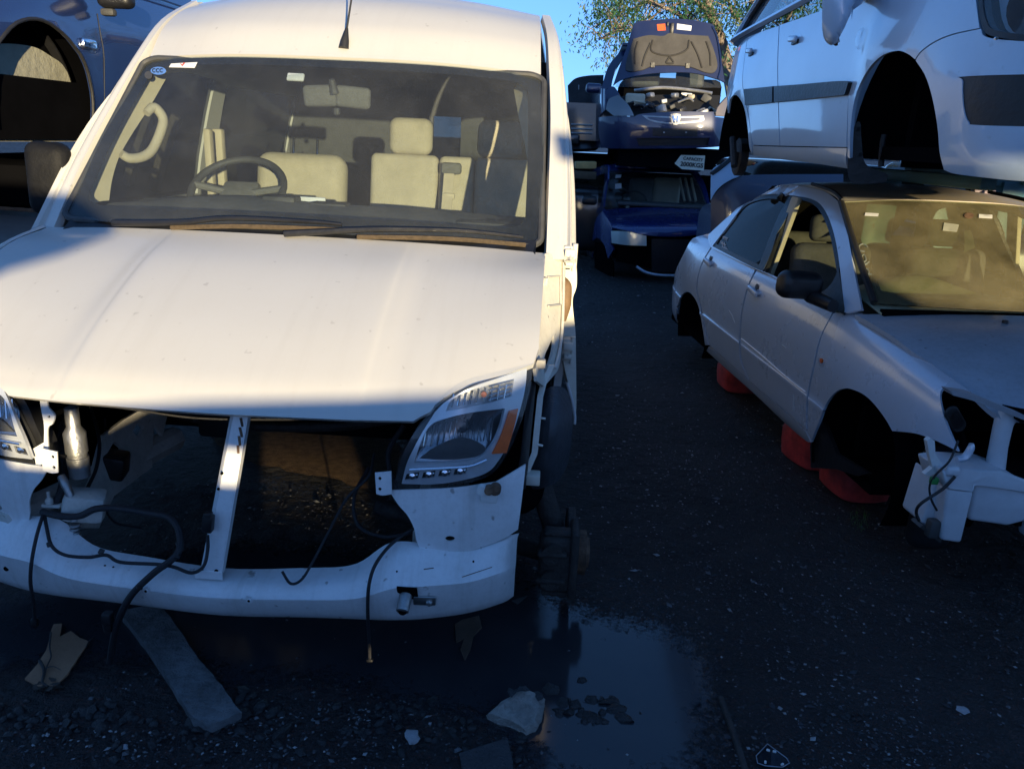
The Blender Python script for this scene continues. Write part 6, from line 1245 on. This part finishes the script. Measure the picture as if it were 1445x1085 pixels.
# weeds
wd = thing('weed', gz(1212, 738), 'tiny green weed growing in the gravel in front of the largest red stand', 'weed'); b = MB()
for k in range(34):
    p = gz(1212+random.gauss(0, 9), 735+random.gauss(0, 7), 0)-gz(1212, 738); a = random.random()*6.28; h = random.uniform(.006, .03); l = random.uniform(.008, .018)
    d = np.array((math.cos(a), math.sin(a), .4)); s = np.array((-math.sin(a), math.cos(a), 0))*l*.3; q = p+np.array((0, 0, h)); b.add([q, q+d*l*.5+s, q+d*l, q+d*l*.5-s], [(0, 1, 2, 3)]); b.tube([p, q], .0008, 4, 0)
b.build('leaves', plain('weed green', (.05, .12, .025), .6), wd, False)
# ---- gum tree beyond the stacks
random.seed(11)
BARK = plain('pale gum bark', (.30, .26, .21), .8, 0, .4, 4, .3, (.16, .10, .07)); LEAF = [plain('gum leaf', (.030, .105, .034), .5, 0, .3, 2), plain('gum leaf dark', (.018, .070, .024), .5, 0, .3, 2), plain('dry gum leaf', (.055, .085, .03), .6, 0, .3, 2)]  # second leaf is a darker green, dealt out at random
TY = 25.0
tree = thing('gum_tree', WORLD.ony if 0 else (WORLD.ay(1040, 205, TY)[0], TY, 0), 'tall gum tree with pale limbs behind the stacked blue cars', 'tree')
T0 = np.array((WORLD.ay(1040, 205, TY)[0], TY, 0))
def tp(x, y, dy=0): return WORLD.ay(x, y, TY+dy)-T0
trunk = MB(); limbs = [[(1046, 260), (1040, 180), (1032, 120), (1018, 60), (1003, 20), (990, -40), (985, -110)], [(1035, 130), (1044, 80), (1052, 40), (1066, -20), (1075, -90)], [(1018, 60), (995, 45), (965, 25), (935, 10), (905, 5), (880, 25)], [(1003, 22), (975, -5), (940, -30), (905, -45)], [(1040, 150), (1060, 110), (1085, 70), (1110, 30), (1130, -20)], [(905, 5), (880, 40), (862, 48), (845, 57)], [(935, 10), (915, 30), (885, 44), (850, 20)], [(1052, 40), (1030, 10), (1025, -40)], [(1085, 70), (1120, 60), (1160, 30), (1185, 0)], [(990, -40), (960, -80), (930, -100)]]
rad = [(.26, .08), (.13, .05), (.085, .02), (.07, .02), (.13, .04), (.03, .008), (.03, .01), (.06, .02), (.07, .02), (.06, .02)]
tips = []
for L_, r_ in zip(limbs, rad):
    P = [tp(x, y, random.uniform(-1, 1) if i else 0) for i, (x, y) in enumerate(L_)]
    if L_ is limbs[0]: P = [np.array((.1, 0, 0))]+P[1:]
    trunk.tube(P, r_, 9, 5); Q = spline(P, 4); tips += list(Q[len(Q)//3 if L_ is not limbs[0] else len(Q)*2//3:])
lv = MB(); seeds = []
for t in tips:
    for k in range(3):
        e = t+np.array((random.gauss(0, .55), random.gauss(0, .7), random.gauss(.1, .45)))
        trunk.tube([t, (t+e)/2+np.array((0, 0, .08)), e], [.018, .006], 5, 2); seeds.append(e)
for (x, y) in ((850, 18), (862, 8), (880, 2), (905, 12), (925, 2), (870, -15), (945, 12), (965, 5), (985, 20), (1062, 20), (1075, 45), (1050, 12), (1045, 60), (1090, 10), (1100, 60), (1035, 25), (1010, 5), (1062, 75), (1072, 95)): seeds += [tp(x, y, random.uniform(-1.5, 1.5)) for _ in range(2)]
for e in seeds:
    n = int(random.uniform(18, 64)); mt = random.choice([0, 0, 0, 1, 1, 2])
    for k in range(n):
        p = e+np.array((random.gauss(0, .22), random.gauss(0, .25), random.gauss(-.05, .18))); l = random.uniform(.08, .17); w = l*.16
        d = np.array((random.gauss(0, .5), random.gauss(0, .5), -random.uniform(.2, 1))); d /= np.linalg.norm(d); s = np.cross(d, np.array((random.gauss(0, 1), random.gauss(0, 1), random.gauss(0, 1)))); s /= np.linalg.norm(s)+1e-9
        lv.add([p, p+d*l*.4+s*w, p+d*l, p+d*l*.5-s*w], [(0, 1, 2, 3)], mt if random.random() < .8 else random.choice([0, 1, 2]))
trunk.build('trunk', BARK, tree); lv.build('crown', None, tree, False, mats=LEAF)
# ---- behind the photographer: added, unseen tin fence and board that block the sun up to the van's nose
FY = -3.0; fp = Patch([[(-12, FY, 0), (14, FY, 0)], [(-12, FY, 6), (14, FY, 6)]])
def fuv(pts): return np.array([((x+12)/26, z/6) for x, z in pts])
fence = thing('shade_fence', (0, FY, 0), 'added tin fence behind the camera, stepped and slotted to shape the sunlight', 'fence')
TIN = plain('rusty corrugated tin', (.22, .21, .20), .6, .5, .4, 5, .3, (.16, .09, .05))
def fpan(name, pts, holes=()):
    V, Fc = sheet(fp, fuv(pts), [fuv(h) for h in holes], px=False, res=.3, thick=.006, face=0); V = np.array(V)-np.array((0, FY, 0)); V[:, 1] += .012*np.sin(V[:, 0]*70); return obj(name, V, Fc, TIN, fence)
def sh(x, y, z):            # where the sun's ray to a spot in the yard crosses the fence line
    t = (y-FY)/-S_DIR.y; return (x+S_DIR.x*t, z+S_DIR.z*t)
def shp(px_, py_, fr, ax, val): return sh(*fr.world(fr.at(px_, py_, ax, val)))
n0, n1 = sh(-1.9, 2.1, .79), sh(-1.45, 2.0, .835); nm_ = sh(-1.0, 1.97, .88); n2 = sh(-.15, 2.1, .925); hp_ = lambda x, y: sh(*VF.world(HOOD.pt(x, y))); b0 = hp_(168, 327); b1 = hp_(6, 384); b2 = sh(-1.95, 2.85, 1.34); b3 = hp_(88, 360)
d0, d1 = sh(0, 2.9, .95), sh(.3, 3.1, 1.0); k0, k1, k2 = sh(1.25, 2.8, .90), sh(1.1, 3.8, 1.12), sh(1.75, 3.9, .97)
FENCE_TOP = [(-12, n0[1]), (b1[0]-1.2, n0[1]), (b1[0]-1.2, b2[1]), b2, b0, b3, b1, (b1[0]-.12, b1[1]-.1), (b1[0]-.14, n0[1]+.02), n0, n1, nm_, n2, (n2[0]+.2, d0[1]-.02), d0, d1, k0, (k1[0]-.25, k1[1]), (k1[0]+.2, k1[1]), (k1[0]+.35, k2[1]), k2, (14, k2[1]+.08)]  # outline worked back from the wanted shadow edges
s0, s1 = sh(-.92, 1.97, .625), sh(-.98, 1.97, .725); w0_ = sh(-1.55, 2.5, .60); w1_ = sh(-1.55, 2.5, .80)
g0, g1 = sh(-1.5, 3.45, -.02), sh(-1.02, 3.5, .022)
fpan('shade_fence_sheet', [(-12, 0), (14, 0)]+FENCE_TOP[::-1], [[(w0_[0]-.3, s0[1]), (s0[0]+.18, s0[1]), (s0[0]+.18, s1[1]), (w0_[0]+.12, s1[1]), (w0_[0]+.1, min(w1_[1], n0[1]-.03)), (w0_[0]-.3, min(w1_[1], n0[1]-.03))], [(g0[0], g0[1]), (g1[0], g0[1]), (g1[0], g1[1]), (g0[0], g1[1])]])  # slots cut to let sun patches through to the engine bay
hl_ = shp(700, 250, VF, 1, 1.95)[0]; q1, q2, q3, q4 = sh(1.1, 3.2, 1.58), sh(1.75, 2.25, 1.56), sh(1.62, 4.3, 1.40), sh(2.3, 4.7, 1.46); ja, jb = sh(.9, 10.4, 1.88), sh(1.2, 9.8, .3)
st_ = sh(.45, 3.6, 2.1)[0]; za_ = sh(-.3, 3.9, 1.60)[1]
hoard = fpan('shade_hoarding', [(hl_, q1[1]-.04), q1, q2, (q3[0]-.3, q2[1]+.02), q3, q4, (q4[0]+.8, q4[1]), (14.5, jb[1]), (14.5, ja[1]), (q4[0]+1.2, ja[1]), (q4[0]+1.1, 4.6), (st_, 4.6), (st_, za_), (hl_, za_)])  # added board, shaped so its shade falls on the cars
for x, h in ((st_+.08, 4.6), (q4[0]+1.0, 4.6), (14.3, ja[1])): b = MB(); b.box((x, -.08, h/2), (.1, .1, h), .01); b.build('shade_fence_post', M['iron'], fence)

# bare brown soil under the van floor
Q = spline(np.array([gz(x, y)[:2] for x, y in ((300, 612), (420, 606), (540, 616), (570, 650), (540, 690), (440, 672), (350, 650))]), 6, True); V = [(x+random.uniform(-.02, .02), y+random.uniform(-.02, .02), .006) for x, y in Q]; cq = Q.mean(0)
o = obj('soil', V+[(cq[0], cq[1], .012)], [(i, (i+1) % len(V), len(V)) for i in range(len(V))], plain('brown soil', (.16, .105, .06), .95, 0, .5, 25, 1.0, (.07, .045, .03), spec=.1), None); tag(o, kind='structure')
# ================================================================== camera, light, render settings
cam = bpy.data.cameras.new('camera'); co = bpy.data.objects.new('camera', cam); COL.objects.link(co)
cam.sensor_width = 36; cam.lens = 36*F_/1445; cam.clip_end = 3000; cam.clip_start = .02
m = Matrix.Identity(4)
for i in range(3): m[i][0], m[i][1], m[i][2], m[i][3] = _r[i], _u[i], -_f[i], CAM[i]
co.matrix_world = m; bpy.context.scene.camera = co
sun = bpy.data.lights.new('sun', 'SUN'); so = bpy.data.objects.new('sun', sun); COL.objects.link(so)
sun.energy = 2.0; sun.angle = R_(.5); sun.color = (1, .82, .50)
so.rotation_euler = S_DIR.to_track_quat('Z', 'Y').to_euler()
w = bpy.data.worlds.new('World'); bpy.context.scene.world = w; w.use_nodes = True; nt = w.node_tree
bg = nt.nodes['Background']; sky = nt.nodes.new('ShaderNodeTexSky'); sky.sky_type = 'NISHITA'; sky.sun_disc = False
sky.sun_elevation = SUN_EL; sky.sun_rotation = math.atan2(S_DIR.x, S_DIR.y); sky.altitude = 0; sky.air_density = 1.0; sky.dust_density = .5; sky.ozone_density = 2.4
tc = nt.nodes.new('ShaderNodeTexCoord'); sx = nt.nodes.new('ShaderNodeSeparateXYZ'); cx = nt.nodes.new('ShaderNodeCombineXYZ'); ab = nt.nodes.new('ShaderNodeMath'); ab.operation = 'ADD'; ab.inputs[1].default_value = .29
nt.links.new(tc.outputs['Generated'], sx.inputs[0]); nt.links.new(sx.outputs[2], ab.inputs[0]); nt.links.new(sx.outputs[0], cx.inputs[0]); nt.links.new(sx.outputs[1], cx.inputs[1]); nt.links.new(ab.outputs[0], cx.inputs[2]); nt.links.new(cx.outputs[0], sky.inputs[0])
hs = nt.nodes.new('ShaderNodeHueSaturation'); hs.inputs['Saturation'].default_value = 1.14; nt.links.new(sky.outputs[0], hs.inputs['Color'])
tn = nt.nodes.new('ShaderNodeMix'); tn.data_type = 'RGBA'; tn.blend_type = 'MULTIPLY'; tn.inputs[0].default_value = 1; tn.inputs[7].default_value = (1.05, .95, 1.17, 1); nt.links.new(hs.outputs[0], tn.inputs[6]); nt.links.new(tn.outputs[2], bg.inputs[0]); bg.inputs[1].default_value = .15
sc = bpy.context.scene
sc.view_settings.view_transform = 'Standard'; sc.view_settings.look = 'None'; sc.view_settings.exposure = 2.2; sc.view_settings.gamma = 1
sc.render.engine = 'CYCLES'; sc.cycles.max_bounces = 8; sc.cycles.transparent_max_bounces = 16; sc.cycles.use_denoising = True
sc.cycles.caustics_reflective = False; sc.cycles.caustics_refractive = False
